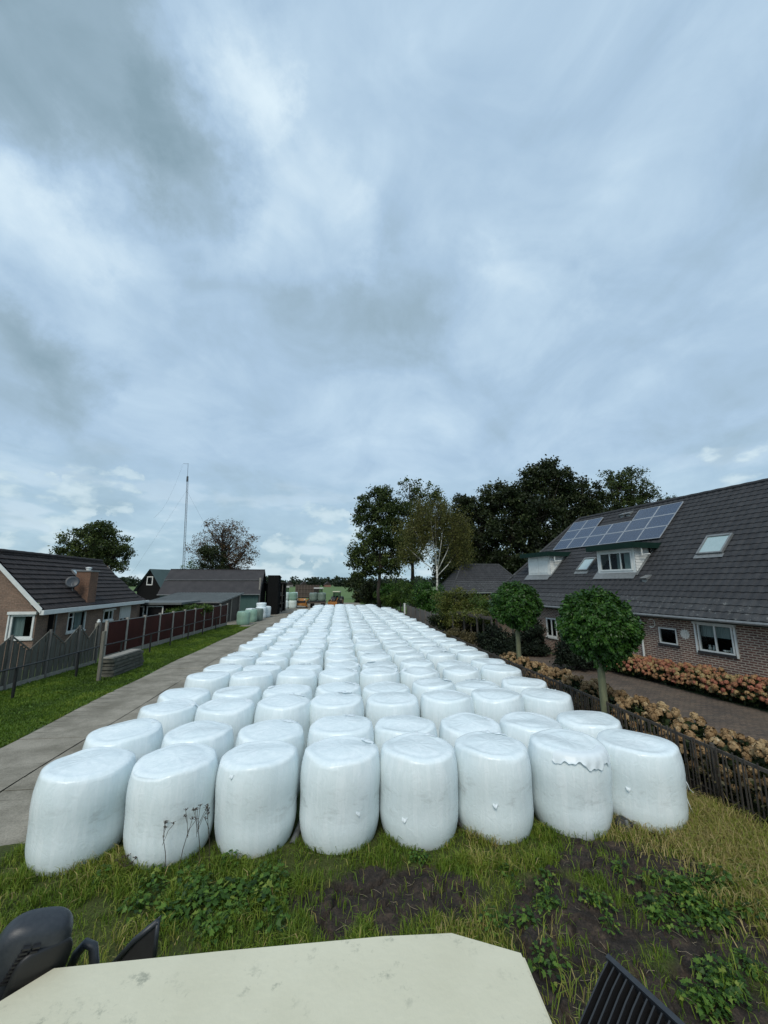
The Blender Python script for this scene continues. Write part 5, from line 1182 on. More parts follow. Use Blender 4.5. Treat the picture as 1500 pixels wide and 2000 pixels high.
tree('hedge', 'low green hedge along the field behind the last bales', 745, 80, [(735, 1175, 26, 6), (770, 1178, 22, 7), (752, 1172, 20, 6)], M_bush, .3, .6, 60, .05, .2, cat='hedge', seed=27, dens=1.5)
tree('bush', 'flat topped dark green shrub in front of the low shed', 368, 34, [(350, 1190, 22, 6), (392, 1188, 26, 6), (375, 1196, 34, 8)], M_bush, .16, .35, 80, .05, .2, cat='bush', seed=28, dens=1.3)
HL = 'shrubs along the garden edge beyond the bales'
for i_, (u_2, v_2, D_2, a_2, b_2, m_2, l_2) in enumerate(((748, 1160, 66, 16, 20, M_bush, 'dark shrub between the dense bush and the farthest clipped tree'), (762, 1172, 58, 16, 12, M_bush, 'low shrub under the farthest clipped tree'),
        (818, 1168, 47, 16, 18, M_bush, 'leafy shrub between gate post tree and largest clipped tree'), (858, 1178, 38, 16, 16, M_globe, 'shrub filling the gap right of the largest clipped tree'), (702, 1165, 84, 14, 12, M_dk, 'lowest dark shrub at the outer left of the shrub row'))):
    tree('shrub', l_2, u_2, D_2, [(u_2, v_2, a_2, b_2), (u_2+6, v_2+6, a_2, b_2*.7)], m_2, .005*D_2, .55, 70, .06, .3, cat='shrub', group=HL, seed=60+i_, dens=1.4)
# round headed standard trees
def globe(label, u, v, D, cu, cv, r, seed, asp=1.0, leaf=.17, nleaf=15000, core=True):
    B = np.array([u[0], u[1], 0.]); root = empty('round_tree', B, 0, label, 'tree', 'round headed trees by the paling fence'); rg = np.random.default_rng(seed)
    c = atd(cu, cv, D)-B; tm = MB(); tm.tube([(0, 0, -.05), (.02, 0, .6), (c[0]*.5, c[1]*.5, 1.2), (c[0]*.8, c[1]*.8, c[2]-r*.5), (c[0], c[1], c[2])], [.12, .10, .095, .085, .05], 10)
    for i in range(26):
        d = rg.normal(size=3); d /= np.linalg.norm(d); d[2] = abs(d[2])*.9-.25; s = np.array([c[0]*.8, c[1]*.8, c[2]-r*.55]); tm.tube([s, s*.5+(c+d*r*.7)*.5, c+d*r*.85], [.04, .025, .01], 5, False)
    tm.build('trunk', M_gtrunk, root, smooth=True)
    d = rg.normal(size=(nleaf, 3)); d /= np.linalg.norm(d, axis=1)[:, None]
    az = np.arctan2(d[:, 1], d[:, 0]); el = np.arcsin(d[:, 2])
    lump = 1+.20*(fbm(az*1.9+seed*3, el*2.4+7, 3)-.5)*2+.12*(vn(az*7+3, el*7)-.5)*2+.10*(rg.random(nleaf) < .05)*rg.random(nleaf)
    rad = r*lump*(1-.32*rg.random(nleaf)**1.6); sc_ = np.array([1, 1, asp]); C = c+d*rad[:, None]*sc_; C[:, 2] -= (d[:, 2] < -.3)*.10*r*0
    C[:, 2] += np.where(d[:, 2] < -.45, .22*r*(vn(az*4, az*0+2)), 0); kp_ = vn(C[:, 0]*6+C[:, 2]*4, C[:, 1]*6+C[:, 2]*5) > .15; C, d, az, el = C[kp_], d[kp_], az[kp_], el[kp_]; nleaf = len(C)
    # leaves hang outwards and down in tiers
    a = d*.65+rg.normal(size=(nleaf, 3))*.45+np.array([0, 0, -.55]); a /= np.linalg.norm(a, axis=1)[:, None]
    b = np.cross(a, d+rg.normal(size=(nleaf, 3))*.45); b /= np.linalg.norm(b, axis=1)[:, None]; s = (leaf*rg.uniform(.6, 1.25, nleaf))[:, None]
    V = np.stack([C-a*s*.5, C+b*s*.30-a*s*.12, C+b*s*.22+a*s*.22, C+a*s*.55, C-b*s*.22+a*s*.22, C-b*s*.30-a*s*.12], 1).reshape(-1, 3); Q = np.arange(nleaf*6).reshape(nleaf, 6)
    cl = vn(az*7+11, el*8+seed); rn = np.clip(.12+.5*cl+rg.normal(size=nleaf)*.17+(rg.random(nleaf) < .02)*.4, 0, 1)
    link('crown', np_mesh('crown', V, Q, M_globe, rnd=np.repeat(rn, 6), k=6), root)
globe('larger round headed tree, nearest one, beside the brick garden path', atd(1166, 1224, 10.7), 0, 10.7, 1166, 1224, .95, 3, .97, .085, 44000)
globe('second round headed tree in front of the nearly black bush', atd(1008, 1184, 16.6), 0, 16.6, 1008, 1184, .98, 5, .95, .10, 30000)

# hydrangeas
def head_mesh(seed):
    rg = np.random.default_rng(seed); n = 150; d = rg.normal(size=(n, 3)); d /= np.linalg.norm(d, axis=1)[:, None]; d[:, 2] = np.abs(d[:, 2])*1.0-.25*(rg.random(n) < .4)
    C = d*np.array([.088, .088, .105])*rg.uniform(.75, 1.08, n)[:, None]; b = np.cross(d, rg.normal(size=(n, 3))); b /= np.linalg.norm(b, axis=1)[:, None]; a = np.cross(b, d)+d*.35; s = .027
    V = np.stack([C-a*s, C+b*s, C+a*s, C-b*s], 1).reshape(-1, 3); return V, np.arange(4*n).reshape(n, 4), np.repeat(rg.random(n), 4)
M_hyA = leafmat('hydrangea_tan', [(0, (.21, .13, .06)), (.4, (.32, .205, .10)), (.7, (.40, .275, .14)), (.93, (.48, .37, .21)), (1, (.62, .56, .42))], .7, .2, True)
M_hyB = leafmat('hydrangea_pink', [(0, (.32, .10, .07)), (.3, (.40, .16, .10)), (.55, (.40, .22, .11)), (.8, (.36, .27, .12)), (1, (.46, .42, .22))], .7, .2, True)
HA = []; HB = []
for k in range(4):
    for lst, m in ((HA, M_hyA), (HB, M_hyB)): V, Q, rn = head_mesh(k); lst.append(np_mesh('flower_head', V, Q, m, rnd=rn))
M_hleaf = leafmat('hydrangea_leaf', [(0, (.010, .020, .006)), (.6, (.022, .040, .012)), (1, (.06, .075, .02))], .6, .2)
def hyd(x, y, h, r, heads, n, label, grp, seed, face=None):
    rg = np.random.default_rng(seed); root = empty('hydrangea', (x, y, 0), 0, label, 'shrub', grp); N = 900
    d = rg.normal(size=(N, 3)); d /= np.linalg.norm(d, axis=1)[:, None]; C = d*np.array([r, r, h*.5])*(rg.random(N)**.35)[:, None]+np.array([0, 0, h*.48]); C[:, 2] = np.maximum(C[:, 2], .04)
    V, Q = rhombs(C, np.full(N, .13), rg, asp=.7); rn = np.repeat(rg.random(N), 4); link('foliage', np_mesh('foliage', V, Q, M_hleaf, rnd=rn), root)
    k = 0; P = []
    while k < n:
        d = rg.normal(size=3); d /= np.linalg.norm(d)
        if d[2] < -.35 or (face is not None and d[:2] @ face < -.55): continue
        p = d*np.array([r, r, h*.5])*rg.uniform(.92, 1.12)+np.array([0, 0, h*.5])
        if p[2] < .12 or any(np.linalg.norm(p-q_) < .105 for q_ in P):
            if rg.random() < .97: continue
        P.append(p); o = link('flower_head', heads[rg.integers(4)], root); o.location = [float(t) for t in p]
        o.rotation_euler = (float(rg.normal()*.3+d[1]*-.5), float(rg.normal()*.3+d[0]*.5), float(rg.random()*6)); s = rg.uniform(.6, 1.08); o.scale = (s, s, s*rg.uniform(.9, 1.2)); k += 1
rg_ = random.Random(31); y = 3.4; i = 0
G1_, G2_ = 'tan hydrangeas along the paling fence', 'pink and cream hydrangeas under the farmhouse wall'
labsA = ['nearest tan hydrangea shrub at the right picture edge behind the palings']
ysA = []
while y < 17.2: ysA.append(y); y += .80
tA = [q_ for q_ in ysA]
for i, y in enumerate(ysA):
    n_ = len(ysA); pos = 'nearest tan hydrangea shrub behind the paling fence' if i == 0 else ('farthest tan hydrangea shrub behind the paling fence' if i == n_-1 else f'tan hydrangea shrub behind the palings, {ordn(i+1)} from the near end')
    hyd(FX(y)+.72+rg_.uniform(-.08, .08), y+rg_.uniform(-.08, .08), rg_.uniform(1.06, 1.26) if y < 13 else rg_.uniform(.95, 1.15), rg_.uniform(.44, .52), HA, 60, pos, G1_, 100+i)
ax_ = np.array([math.sin(R(-10)), math.cos(R(-10))]); nn_ = np.array([math.cos(R(-10)), -math.sin(R(-10))])
n_ = 13
for i in range(n_):
    s = -3.2+.76*i; p = P0[:2]+ax_*s+nn_*(-.12-.0*i+rg_.uniform(-.06, .06))
    pos = 'nearest' if i == 0 else ('farthest' if i == n_-1 else ordn(i+1)+' from the near end, a')
    hyd(float(p[0]), float(p[1]), rg_.uniform(.80, 1.0), rg_.uniform(.50, .60), HB, 60, f'{pos} pink and cream hydrangea shrub under the farmhouse wall' if i in (0, n_-1) else f'pink and cream hydrangea shrub under the farmhouse wall, {ordn(i+1)} from the near end', G2_, 200+i, face=-nn_)
# creeper leaves in the paling fence
rgn = np.random.default_rng(5); N = 9000; yy = rgn.uniform(2, 30, N); kk = fbm(yy*1.5, yy*0+3, 3) > .42; yy = yy[kk]
xx = np.array([FX(t) for t in yy])+rgn.normal(size=len(yy))*.10+.05; zz_ = rgn.random(len(yy))**1.2*.85; V, Q = rhombs(np.stack([xx, yy, zz_], -1), np.full(len(yy), .07), rgn)
tag(link('creeper', np_mesh('creeper', V, Q, leafmat('creeper_leaf', [(0, (.02, .022, .010)), (.6, (.05, .05, .02)), (1, (.15, .12, .06))]), rnd=np.repeat(rgn.random(len(yy)), 4))), kind='stuff')
# straw coloured tall grass by the fence corner
n = 14000; x = RNG.normal(6.0, .55, n); y = RNG.uniform(3.6, 6.9, n); k = (x < 6.75) & (x > 4.2); x, y = x[k], y[k]
tag(blades('dry_grass', x, y, margin_z(x, y)-.005, .14+.30*RNG.random(len(x))*np.clip((x-4.6)*.7, .2, 1), .004+.002*RNG.random(len(x)), np.clip(.62+.4*RNG.random(len(x)), 0, 1), 1.1), kind='stuff')

# green bin just inside the right picture edge
p = atd(1506, 1139, 9.2); gb = empty('garden_bin', (p[0], p[1], 0), R(8), 'dark green garden bin cut off by the right picture edge on the brick path', 'bin')
mb = MB(); mb.prism([(-.24, 0), (.24, 0), (.29, .68), (-.29, .68)], -.27, .27, 'y'); M_bin = pmat('bin_green', (.008, .06, .03), (.012, .07, .038), 4, .45); mb.build('body', M_bin, gb, bevel=.015)
mb = MB(); mb.box(-.32, -.30, .682, .32, .30, .76); mb.build('lid', M_bin, gb, bevel=.015); mb = MB(); mb.tube([(-.2, .33, .66), (.2, .33, .66)], .018, 6); mb.build('handle', M_blk, gb)
# leafy weeds
M_weed = leafmat('weed_leaf', [(0, (.016, .045, .010)), (.5, (.058, .135, .016)), (.85, (.13, .22, .03)), (1, (.24, .28, .05))], .5, .3)
def weed_mesh(seed, nl=34, R_=.18, H_=.19, ls=.034):
    rg = np.random.default_rng(seed); V = []; F = []; rn = []
    mb = []
    for i in range(nl):
        a = rg.random()*6.28; rr_ = R_*rg.random()**.6; h = H_*(1-.5*(rr_/R_)**2)*rg.uniform(.45, 1.1); tipx, tipy = rr_*math.cos(a), rr_*math.sin(a); s = ls*rg.uniform(.6, 1.3); v = rg.random()
        b = len(V); V += [(tipx*.15-.003, tipy*.15, 0), (tipx*.15+.003, tipy*.15, 0), (tipx+.002, tipy, h), (tipx-.002, tipy, h)]; F.append((b, b+1, b+2, b+3)); rn += [v*.6]*4
        ca, sa = math.cos(a), math.sin(a); tilt = rg.uniform(-.7, .1); b = len(V)
        outline = [(0, 0), (.25, .42), (.42, .22), (.62, .48), (.72, .20), (1.1, 0), (.72, -.20), (.62, -.48), (.42, -.22), (.25, -.42)]
        ro = rg.normal()*.35
        for (p, q_) in outline:
            lx = p*s*2; ly = q_*s*2; z = h+lx*tilt+abs(ly)*.3+ly*ro; V.append((tipx+lx*ca-ly*sa, tipy+lx*sa+ly*ca, z)); rn.append(v)
        F.append(tuple(range(b, b+10)))
    me = bpy.data.meshes.new('weed'); me.from_pydata(V, [], F); me.materials.append(M_weed); at = me.attributes.new('rnd', 'FLOAT', 'POINT'); at.data.foreach_set('value', rn); me.update(); return me
WM = [weed_mesh(i) for i in range(5)]+[weed_mesh(10, 60, .24, .22, .03)]
def weeds(cu, cv, su, sv, n, lab, grp, seed, s0=.8, s1=1.3):
    rg = random.Random(seed)
    for i in range(n):
        p = gp(cu+rg.gauss(0, su), cv+rg.gauss(0, sv)); o = link('leafy_weed', WM[rg.randrange(6)]); z = float(margin_z(np.array([p[0]]), np.array([p[1]]))[0])
        o.location = (float(p[0]), float(p[1]), z-.01); o.rotation_euler = (rg.gauss(0, .1), rg.gauss(0, .1), rg.random()*6.28); s = rg.uniform(s0, s1); o.scale = (s, s, s); tag(o, lab, 'weed', grp)
weeds(440, 1778, 70, 36, 26, 'leafy green weed in the dense clump in front of the mirrors', 'weeds in the dense left clump', 1, .55, 1.1)
weeds(340, 1770, 60, 30, 8, 'low leafy weed at the left side of the dense clump by the mirrors', 'weeds beside the left clump', 6, .6, 1.0)
weeds(1270, 1785, 60, 34, 18, 'leafy green weed on the torn dark soil right of the cab roof', 'weeds on the torn soil', 2, .45, .95)
weeds(1410, 1755, 60, 38, 24, 'bright leafy weed in the patch beside the dry grass by the fence', 'weeds by the dry grass', 3, .5, 1.0)
weeds(1410, 1940, 60, 30, 14, 'yellow green weed at the lower right behind the black finned lamp', 'weeds at the lower right', 4, .45, .9)
weeds(1050, 1800, 34, 55, 14, 'sprawling weed at the right edge of the cream cab roof', 'weeds beside the cab roof', 5, .4, .8)
weeds(820, 1690, 12, 8, 2, 'small grey green thistle rosette in the grass before the fifth bale', 'thistles before the bales', 7, .5, .7)
# dried umbels standing before the second bale
M_umb = pmat('dried_stem', (.055, .04, .028), (.035, .026, .02), 8, .9)
def umbel(u, v, h, seed, lab):
    rg = random.Random(seed); p = gp(u, v); root = empty('dried_umbel', (p[0], p[1], float(margin_z(np.array([p[0]]), np.array([p[1]]))[0])-.01), 0, lab, 'plant', 'dried umbels in front of the bales'); st = MB(); HD = []
    lean = rg.uniform(-.15, .15); top = (lean*h, 0, h*.72); st.tube([(0, 0, 0), (lean*h*.4, .02, h*.4), top], [.006, .005, .004], 5)
    for i in range(rg.randint(4, 6)):
        a = rg.random()*6.28; r_ = rg.uniform(.05, .16); e = (top[0]+r_*math.cos(a), top[1]+r_*math.sin(a)*.6, h*rg.uniform(.8, 1.0)); st.tube([(top[0]*rg.uniform(.6, 1), 0, top[2]*rg.uniform(.7, 1)), ((e[0]+top[0])/2, e[1]/2, (e[2]+top[2])/2-.01), e], .003, 4)
        hd = MB(); HD.append(hd)
        for k in range(11):
            b = rg.random()*6.28; q_ = rg.uniform(.0, .038); t = (e[0]+q_*math.cos(b), e[1]+q_*math.sin(b), e[2]+.022+rg.uniform(-.004, .006)); hd.tube([e, t], .0018, 3, False); hd.lathe([(.002, -.004), (.0065, 0), (.002, .004)], 5, *t)
    st.build('stem', M_umb, root); [h_.build('seed_head', M_umb, root) for h_ in HD]
umbel(322, 1722, .72, 1, 'dried brown umbel stalk, leftmost of those before the second bale')
umbel(345, 1720, .80, 2, 'tall dried brown umbel stalk, middle of those before the second bale')
umbel(388, 1708, .80, 3, 'dried brown umbel stalk standing in the gap between second and third bale')
umbel(408, 1705, .80, 4, 'rightmost dried brown umbel stalk, against the third bale')
umbel(240, 1722, .2, 5, 'short dry stalk at the left foot of the second bale')

# ================================================================== FAR LANDSCAPE
N = 0; CC = []; RN = []; rgn = np.random.default_rng(77)
for i in range(420):
    u = rgn.uniform(-150, 1700); D = rgn.uniform(430, 520); p = atd(u, 1139, D); h = rgn.uniform(6, 12.5)+5*(fbm(np.array([u*.02]), np.array([0.5]))[0]-.4); rx = rgn.uniform(4, 9); k = 130
    d = rgn.normal(size=(k, 3)); d /= np.linalg.norm(d, axis=1)[:, None]; C = d*np.array([rx, rx, h*.5])*(rgn.random(k)**.3)[:, None]+np.array([p[0], p[1], h*.52]); CC.append(C); RN.append(np.clip(rgn.normal(.4, .2)+rgn.normal(size=k)*.12, 0, 1))
C = np.concatenate(CC); V, Q = rhombs(C, np.full(len(C), 2.4), rgn, asp=.9)
tag(link('far_wood', np_mesh('far_wood', V, Q, leafmat('far_leaf', [(0, (.012, .022, .012)), (.6, (.028, .044, .022)), (1, (.06, .085, .035))]), rnd=np.repeat(np.concatenate(RN), 4))), kind='stuff')
for (u, wpx, lab, c) in ((594, 10, 'tiny far farmhouse with brown roof at the wood edge, left of the tractor', (.12, .06, .04)), (641, 9, 'tiny far house with reddish wall before the far wood', (.22, .11, .08)), (567, 8, 'tiny far pale roofed house at the left end of the far wood', (.18, .17, .16))):
    p = atd(u, 1139, 415); root = empty('far_house', (p[0], p[1], 0), .3, lab, 'house'); b = MB(); b.box(-3, 0, 0, 3, 6, 2.6); b.build('wall', pmat('far_wall_'+str(u), c), root)
    b = MB(); b.prism([(-3.4, 2.5), (3.4, 2.5), (0, 5.6)], -.3, 6.3, 'y'); b.build('roof', M_tileB, root)
# lattice mast with guys
p = atd(358, 1139, 80); base = np.array([p[0], p[1], 0.]); tp = atd(366, 935, 80); tip = atd(367.5, 905, 80)
MA = empty('radio_mast', base, 0, 'tall thin lattice radio mast left of the reddish brown tree', 'mast')
M_mast = pmat('galvanised', (.09, .10, .11), (.07, .08, .085), 3, .5, metal=.3)
mb = MB(); t_ = tp-base; w0, w1 = .26, .17; legs = []
for k in range(3):
    a = k*2.094+.4; f_ = lambda t, k=k, a=a: np.array([t_[0]*t, t_[1]*t, t_[2]*t])+np.array([math.cos(a), math.sin(a), 0])*(w0+(w1-w0)*t); legs.append(f_); mb.tube([f_(0), f_(.5), f_(1)], .036, 5)
nb = 42
for i in range(nb):
    for k in range(3): a = legs[k](i/nb); b_ = legs[(k+1) % 3]((i+1)/nb); mb.tube([a, b_], .016, 4, False); mb.tube([legs[k](i/nb), legs[(k+1) % 3](i/nb)], .014, 4, False)
mb.build('lattice', M_mast, MA)
mb = MB(); mb.tube([t_, tip-base], .035, 6); mb.tube([t_+np.array([0, 0, -.6]), t_+np.array([0, 0, .5])], .2, 8); mb.build('antenna', M_mast, MA)
mb = MB(); e = tip-base; mb.tube([e+np.array([-1.0, 0, -.1]), e+np.array([0, 0, -.1])], .03, 4); far = atd(310, 1010, 84)-base; pts = [e+np.array([-1, 0, -.2])+(far-e)*t+np.array([0, 0, -2.2*math.sin(math.pi*t)]) for t in np.linspace(0, 1, 14)]; mb.tube(pts, .009, 4, False)
g2 = np.array([-16, 6, 0]); mb.tube([t_*.9, g2], .012, 4, False); mb.tube([t_*.9, np.array([9, 14, 0])], .012, 4, False); mb.build('guy_wire', M_mast, MA)

# ================================================================== FARM MACHINES
M_org = pmat('orange_paint', (.36, .15, .03), (.26, .11, .02), 4, .5, .2)
M_tyre = pmat('tyre', (.016, .016, .016), (.03, .028, .026), 8, .9)
M_tgreen = pmat('tractor_green', (.03, .11, .03), (.025, .09, .025), 3, .4)
M_rust = pmat('wagon_mesh', (.085, .065, .05), (.055, .045, .038), 2, .8, .3, 20)
def wheel(parent, x, y, r, w_, rim=None, ax='x'):
    prof = [(r*.55, -w_*.5), (r*.92, -w_*.5), (r, -w_*.38), (r, w_*.38), (r*.92, w_*.5), (r*.55, w_*.5)]; m = MB(); n = 22
    m.lathe(prof, n); 
    for k in range(n): a = 2*math.pi*k/n; c, s = math.cos(a), math.sin(a); m.bar((c*r*1.0, s*r, -w_*.45), (c*r*1.0+s*.06, s*r-c*.06, w_*.45), .05, .05)
    t = m.build('wheel', M_tyre, parent); t.location = (x, y, r); t.rotation_euler = (0, R(90), 0) if ax == 'x' else (R(90), 0, 0)
    q_ = MB(); q_.lathe([(r*.5, -w_*.52), (r*.56, -w_*.3), (r*.56, w_*.3), (r*.5, w_*.52)], 16); q_.build('rim', rim or M_grey, t)
def tractor(label, p, rz, col, roofm, s=1.0, rim=None, front_cat=None):
    T = empty('tractor', p, rz, label, 'tractor'); T.scale = (s, s, s)
    b = MB(); b.prism([(-.6, .95), (-.6, 1.5), (.2, 1.62), (1.9, 1.5), (2.0, 1.0), (1.9, .7), (-.5, .7)], -.32, .32, 'x'); bo = b.build('hood', col, T, bevel=.05); bo.location = (0, .5, 0)
    b = MB()
    for x in (-.62, .62):
        b.bar((x, .35, 1.2), (x*.92, .25, 2.6), .07, .07); b.bar((x, -.95, 1.2), (x*.92, -.85, 2.6), .07, .07)
    b.box(-.66, -1.0, 1.05, .66, .4, 1.25); b.build('cab_frame', M_blk, T)
    b = MB(); b.box(-.58, -.9, 1.25, .58, .3, 2.58); b.build('cab_glass', M_glass, T); b = MB(); b.box(-.2, -.6, 1.25, .2, -.2, 1.9); b.build('driver_seat', M_blk, T)
    b = MB(); b.box(-.74, -1.1, 2.6, .74, .45, 2.78); b.build('cab_roof', roofm, T, bevel=.05)
    for x in (-.85, .85):
        wheel(T, x, -.75, .85, .5, rim); wheel(T, x*.92, 1.9, .6, .4, rim); f_ = MB(); f_.prism([(-.95*math.cos(a)-.75, .85+.95*math.sin(a)) for a in np.linspace(.2, 2.9, 9)]+[(-.90*math.cos(a)-.75, .85+.90*math.sin(a)) for a in np.linspace(2.9, .2, 9)], x-.28, x+.28, 'x'); f_.build('mudguard', col, T)
        h_ = MB(); h_.lathe([(.02, 0), (.07, .02), (.07, .05)], 10, x*.3, 2.5, 1.2); h_.build('headlight', M_white, T)
    return T
# orange machine in the yard
p = gp(587, 1188); O1 = empty('orange_machine', (p[0], p[1]+.4, 0), .12, 'bright orange implement with two wheels parked in the yard', 'machine')
b = MB(); b.prism([(0, .45), (0, 1.2), (.3, 1.55), (1.6, 1.45), (1.9, .9), (1.7, .45)], -.85, .85, 'x'); b.build('body', M_org, O1, bevel=.05)
b = MB(); b.box(-.7, -.04, .85, .7, -.005, 1.15); b.build('panel', M_blk, O1); b = MB(); b.tube([(-.95, -.1, .55), (.95, -.1, .55)], .14, 10); b.build('roller', M_org, O1, smooth=True)
for x in (-.55, .55): h = MB(); h.box(x-.1, -.06, 1.25, x+.1, .05, 1.4); h.build('lamp', M_white, O1)
for x in (-.95, .95): wheel(O1, x, .9, .42, .25, M_org)
b = MB(); b.bar((.4, -.1, .5), (1.1, -1.4, .35), .08, .08); b.bar((-.4, -.1, .5), (1.1, -1.4, .35), .08, .08); b.bar((.8, 0, 1.1), (1.25, -.3, 1.45), .1, .1); b.build('drawbar', M_org, O1)
# silage wagon
p = gp(597, 1180); p = atd(600, 1160, 80); WG_ = empty('silage_wagon', (p[0], p[1], 0), .05, 'large brown cage sided silage wagon behind the orange implement', 'wagon')
b = MB(); b.box(-2.3, 0, 1.1, 2.3, 2.3, 1.3)
b.build('chassis', M_blk, WG_); b = MB(); b.quad((-2.3, 0, 1.3), (2.3, 0, 1.3), (2.3, 0, 3.55), (-2.3, 0, 3.7)); b.quad((-2.3, 2.3, 1.3), (2.3, 2.3, 1.3), (2.3, 2.3, 3.55), (-2.3, 2.3, 3.7)); b.quad((-2.3, 0, 1.3), (-2.3, 2.3, 1.3), (-2.3, 2.3, 3.7), (-2.3, 0, 3.7)); b.quad((2.3, 0, 1.3), (2.3, 2.3, 1.3), (2.3, 2.3, 3.55), (2.3, 0, 3.55)); b.build('side_panel', M_rust, WG_)
M_rib = pmat('wagon_rib', (.15, .125, .10), None, 3, .7); b = MB()
for i in range(9): x = -2.3+4.6*i/8; b.bar((x, -.05, 1.2), (x, -.05, 3.65), .07, .07)
for z in (1.35, 2.1, 2.9, 3.58): b.bar((-2.35, -.06, z), (2.35, -.06, z), .06, .06)
b.build('cage_rib', M_rib, WG_)
for x in (-.9, .6): wheel(WG_, x, -.1, .55, .4, ax='y')
# flat trailer with two grey bales, tractor in front of it
p = atd(619.5, 1178, 66); TRL = empty('bale_trailer', (p[0], p[1], 0), 0, 'dark flat trailer carrying two grey green bales', 'trailer')
b = MB(); b.box(-1.35, -.1, .95, 1.35, 4.5, 1.12); b.build('deck', M_blk, TRL); b = MB(); b.box(-1.3, -.14, .75, 1.3, -.1, .95); b.build('tail_board', M_rust, TRL)
for x in (-1.0, 1.0): wheel(TRL, x, 1.2, .45, .35); wheel(TRL, x, 2.4, .45, .35)
for i, nm in ((0, 'left'), (1, 'right')):
    obale(p[0]-.66+1.34*i, p[1]+.62, 1.12, 'gr', f'grey green bale riding on the {nm} side of the flat trailer', 'bales on the flat trailer', 1.03)
tractor('green tractor with pale cab roof standing behind the bale trailer', atd(621, 1178, 73.5)*np.array([1, 1, 0]), .1, M_tgreen, M_white, 1.15)
ld = tractor('white roofed tractor with orange front loader parked at the field edge', atd(657, 1178, 73)*np.array([1, 1, 0]), math.pi-.25, M_blk, pmat('pale_roof', (.7, .7, .55), None), .92, rim=M_org)
b = MB(); b.bar((.45, .6, 1.5), (.55, 2.9, .6), .12, .16); b.bar((-.45, .6, 1.5), (-.55, 2.9, .6), .12, .16); b.build('loader_arm', M_org, ld); b = MB(); b.prism([(2.8, .2), (3.6, .15), (3.5, .25), (2.95, .35), (2.9, .9), (2.8, .9)], -.9, .9, 'x'); b.build('bucket', M_org, ld)
tractor('dark tractor with white roof half hidden behind the stacked bales', atd(556, 1170, 82)*np.array([1, 1, 0]), .1, M_tgreen, M_white, 1.2)

# ================================================================== THE CAB WE STAND ON
ZR = 2.70
CB = empty('machine_cab', (-.25, .4, 0), 0, 'cream painted cab roof with black mirrors and a finned lamp at the bottom', 'vehicle')
off = np.array([-.25, .4, 0])
def cream_extra(g, col, vec, b):
    n = g.n('ShaderNodeTexNoise', i_Scale=14.0, i_Detail=9.0, i_Roughness=.75, i_Vector=vec); n2 = g.n('ShaderNodeTexNoise', i_Scale=4.0, i_Detail=4.0, i_Vector=vec)
    f = g.math('MULTIPLY', g.ramp(n.outputs[0], [(.56, (0, 0, 0)), (.66, (1, 1, 1))]), g.ramp(n2.outputs[0], [(.42, (.05, .05, .05)), (.62, (.75, .75, .75))]))
    c = g.mix(f, col, (.24, .25, .19)); n3 = g.n('ShaderNodeTexNoise', i_Scale=42.0, i_Detail=7.0, i_Roughness=.7, i_Distortion=1.0, i_Vector=vec)
    c = g.mix(g.math('MULTIPLY', g.ramp(n3.outputs[0], [(.64, (0, 0, 0)), (.72, (.6, .6, .6))]), g.ramp(n2.outputs[0], [(.35, (0, 0, 0)), (.6, (1, 1, 1))])), c, (.2, .2, .15))
    return c
M_cream = pmat('cream_paint', (.62, .595, .455), (.56, .535, .40), 2.2, .55, .08, 40, extra=cream_extra)
FPt = [gp(u, v, ZR)[:2] for (u, v) in ((0, 1950), (107, 1885), (430, 1852), (750, 1823), (882, 1817), (1022, 1857), (1082, 2000))]
l0 = FPt[0]; dl = l0-FPt[1]; e0 = l0+dl*.55; dr_ = FPt[6]-FPt[5]; e1 = FPt[6]+dr_*3.3
poly = [tuple(e1-off[:2])]+[tuple(q_-off[:2]) for q_ in FPt[:0:-1]][1:]+[tuple(e0-off[:2]), (float(e0[0]-off[0]-.03), float(e1[1]-off[1]))]
poly = [(float(a), float(b)) for a, b in poly]; poly.insert(1, tuple(float(t) for t in (FPt[6]-off[:2])))
mb = MB(); mb.prism(poly, ZR-.07, ZR, 'z'); mb.build('cab_roof', M_cream, CB, bevel=.012)
xs = [p_[0] for p_ in poly]; ysx = [p_[1] for p_ in poly]; x0, x1, y0, y1 = min(xs)+.12, max(xs)-.12, min(ysx)+.1, max(ysx)-.22
mb = MB()
for x in (x0, x1):
    for y in (y0, y1): mb.bar((x, y, 1.2), (x, y, ZR-.075), .07, .07)
mb.build('cab_pillar', M_blk, CB); mb = MB(); mb.box(x0+.03, y0+.03, 1.25, x1-.03, y1-.03, ZR-.09); mb.build('cab_glass', M_glass, CB)
mb = MB(); mb.box(x0-.05, y0-.6, .55, x1+.05, y1+.05, 1.25); mb.build('cab_body', M_cream, CB, bevel=.04)
for x in (x0-.25, x1+.25): wheel(CB, x, y0+.1, .62, .4)
# left: big rounded mirror housing seen from above
def sup(n1, n2, ax, nu=40, nv=24):
    V = []; F = []; sp = lambda t, n: math.copysign(abs(math.cos(t))**n, math.cos(t)); sn = lambda t, n: math.copysign(abs(math.sin(t))**n, math.sin(t))
    for i in range(nv+1):
        e = -math.pi/2+math.pi*i/nv
        for j in range(nu): w_ = 2*math.pi*j/nu; V.append((ax[0]*sp(e, n1)*sp(w_, n2), ax[1]*sp(e, n1)*sn(w_, n2), ax[2]*sn(e, n1)))
    for i in range(nv):
        for j in range(nu): a = i*nu+j; b = i*nu+(j+1) % nu; F.append((a, b, b+nu, a+nu))
    return V, F
M_mir = pmat('mirror_plastic', (.020, .024, .030), (.030, .034, .040), 60, .42, .10, 400)
V, F = sup(.55, .75, (.112, .065, .17)); mb = MB(); mb.v = V; mb.f = F; mb.m = [0]*len(F); c = atd(46, 1888, 1.62)
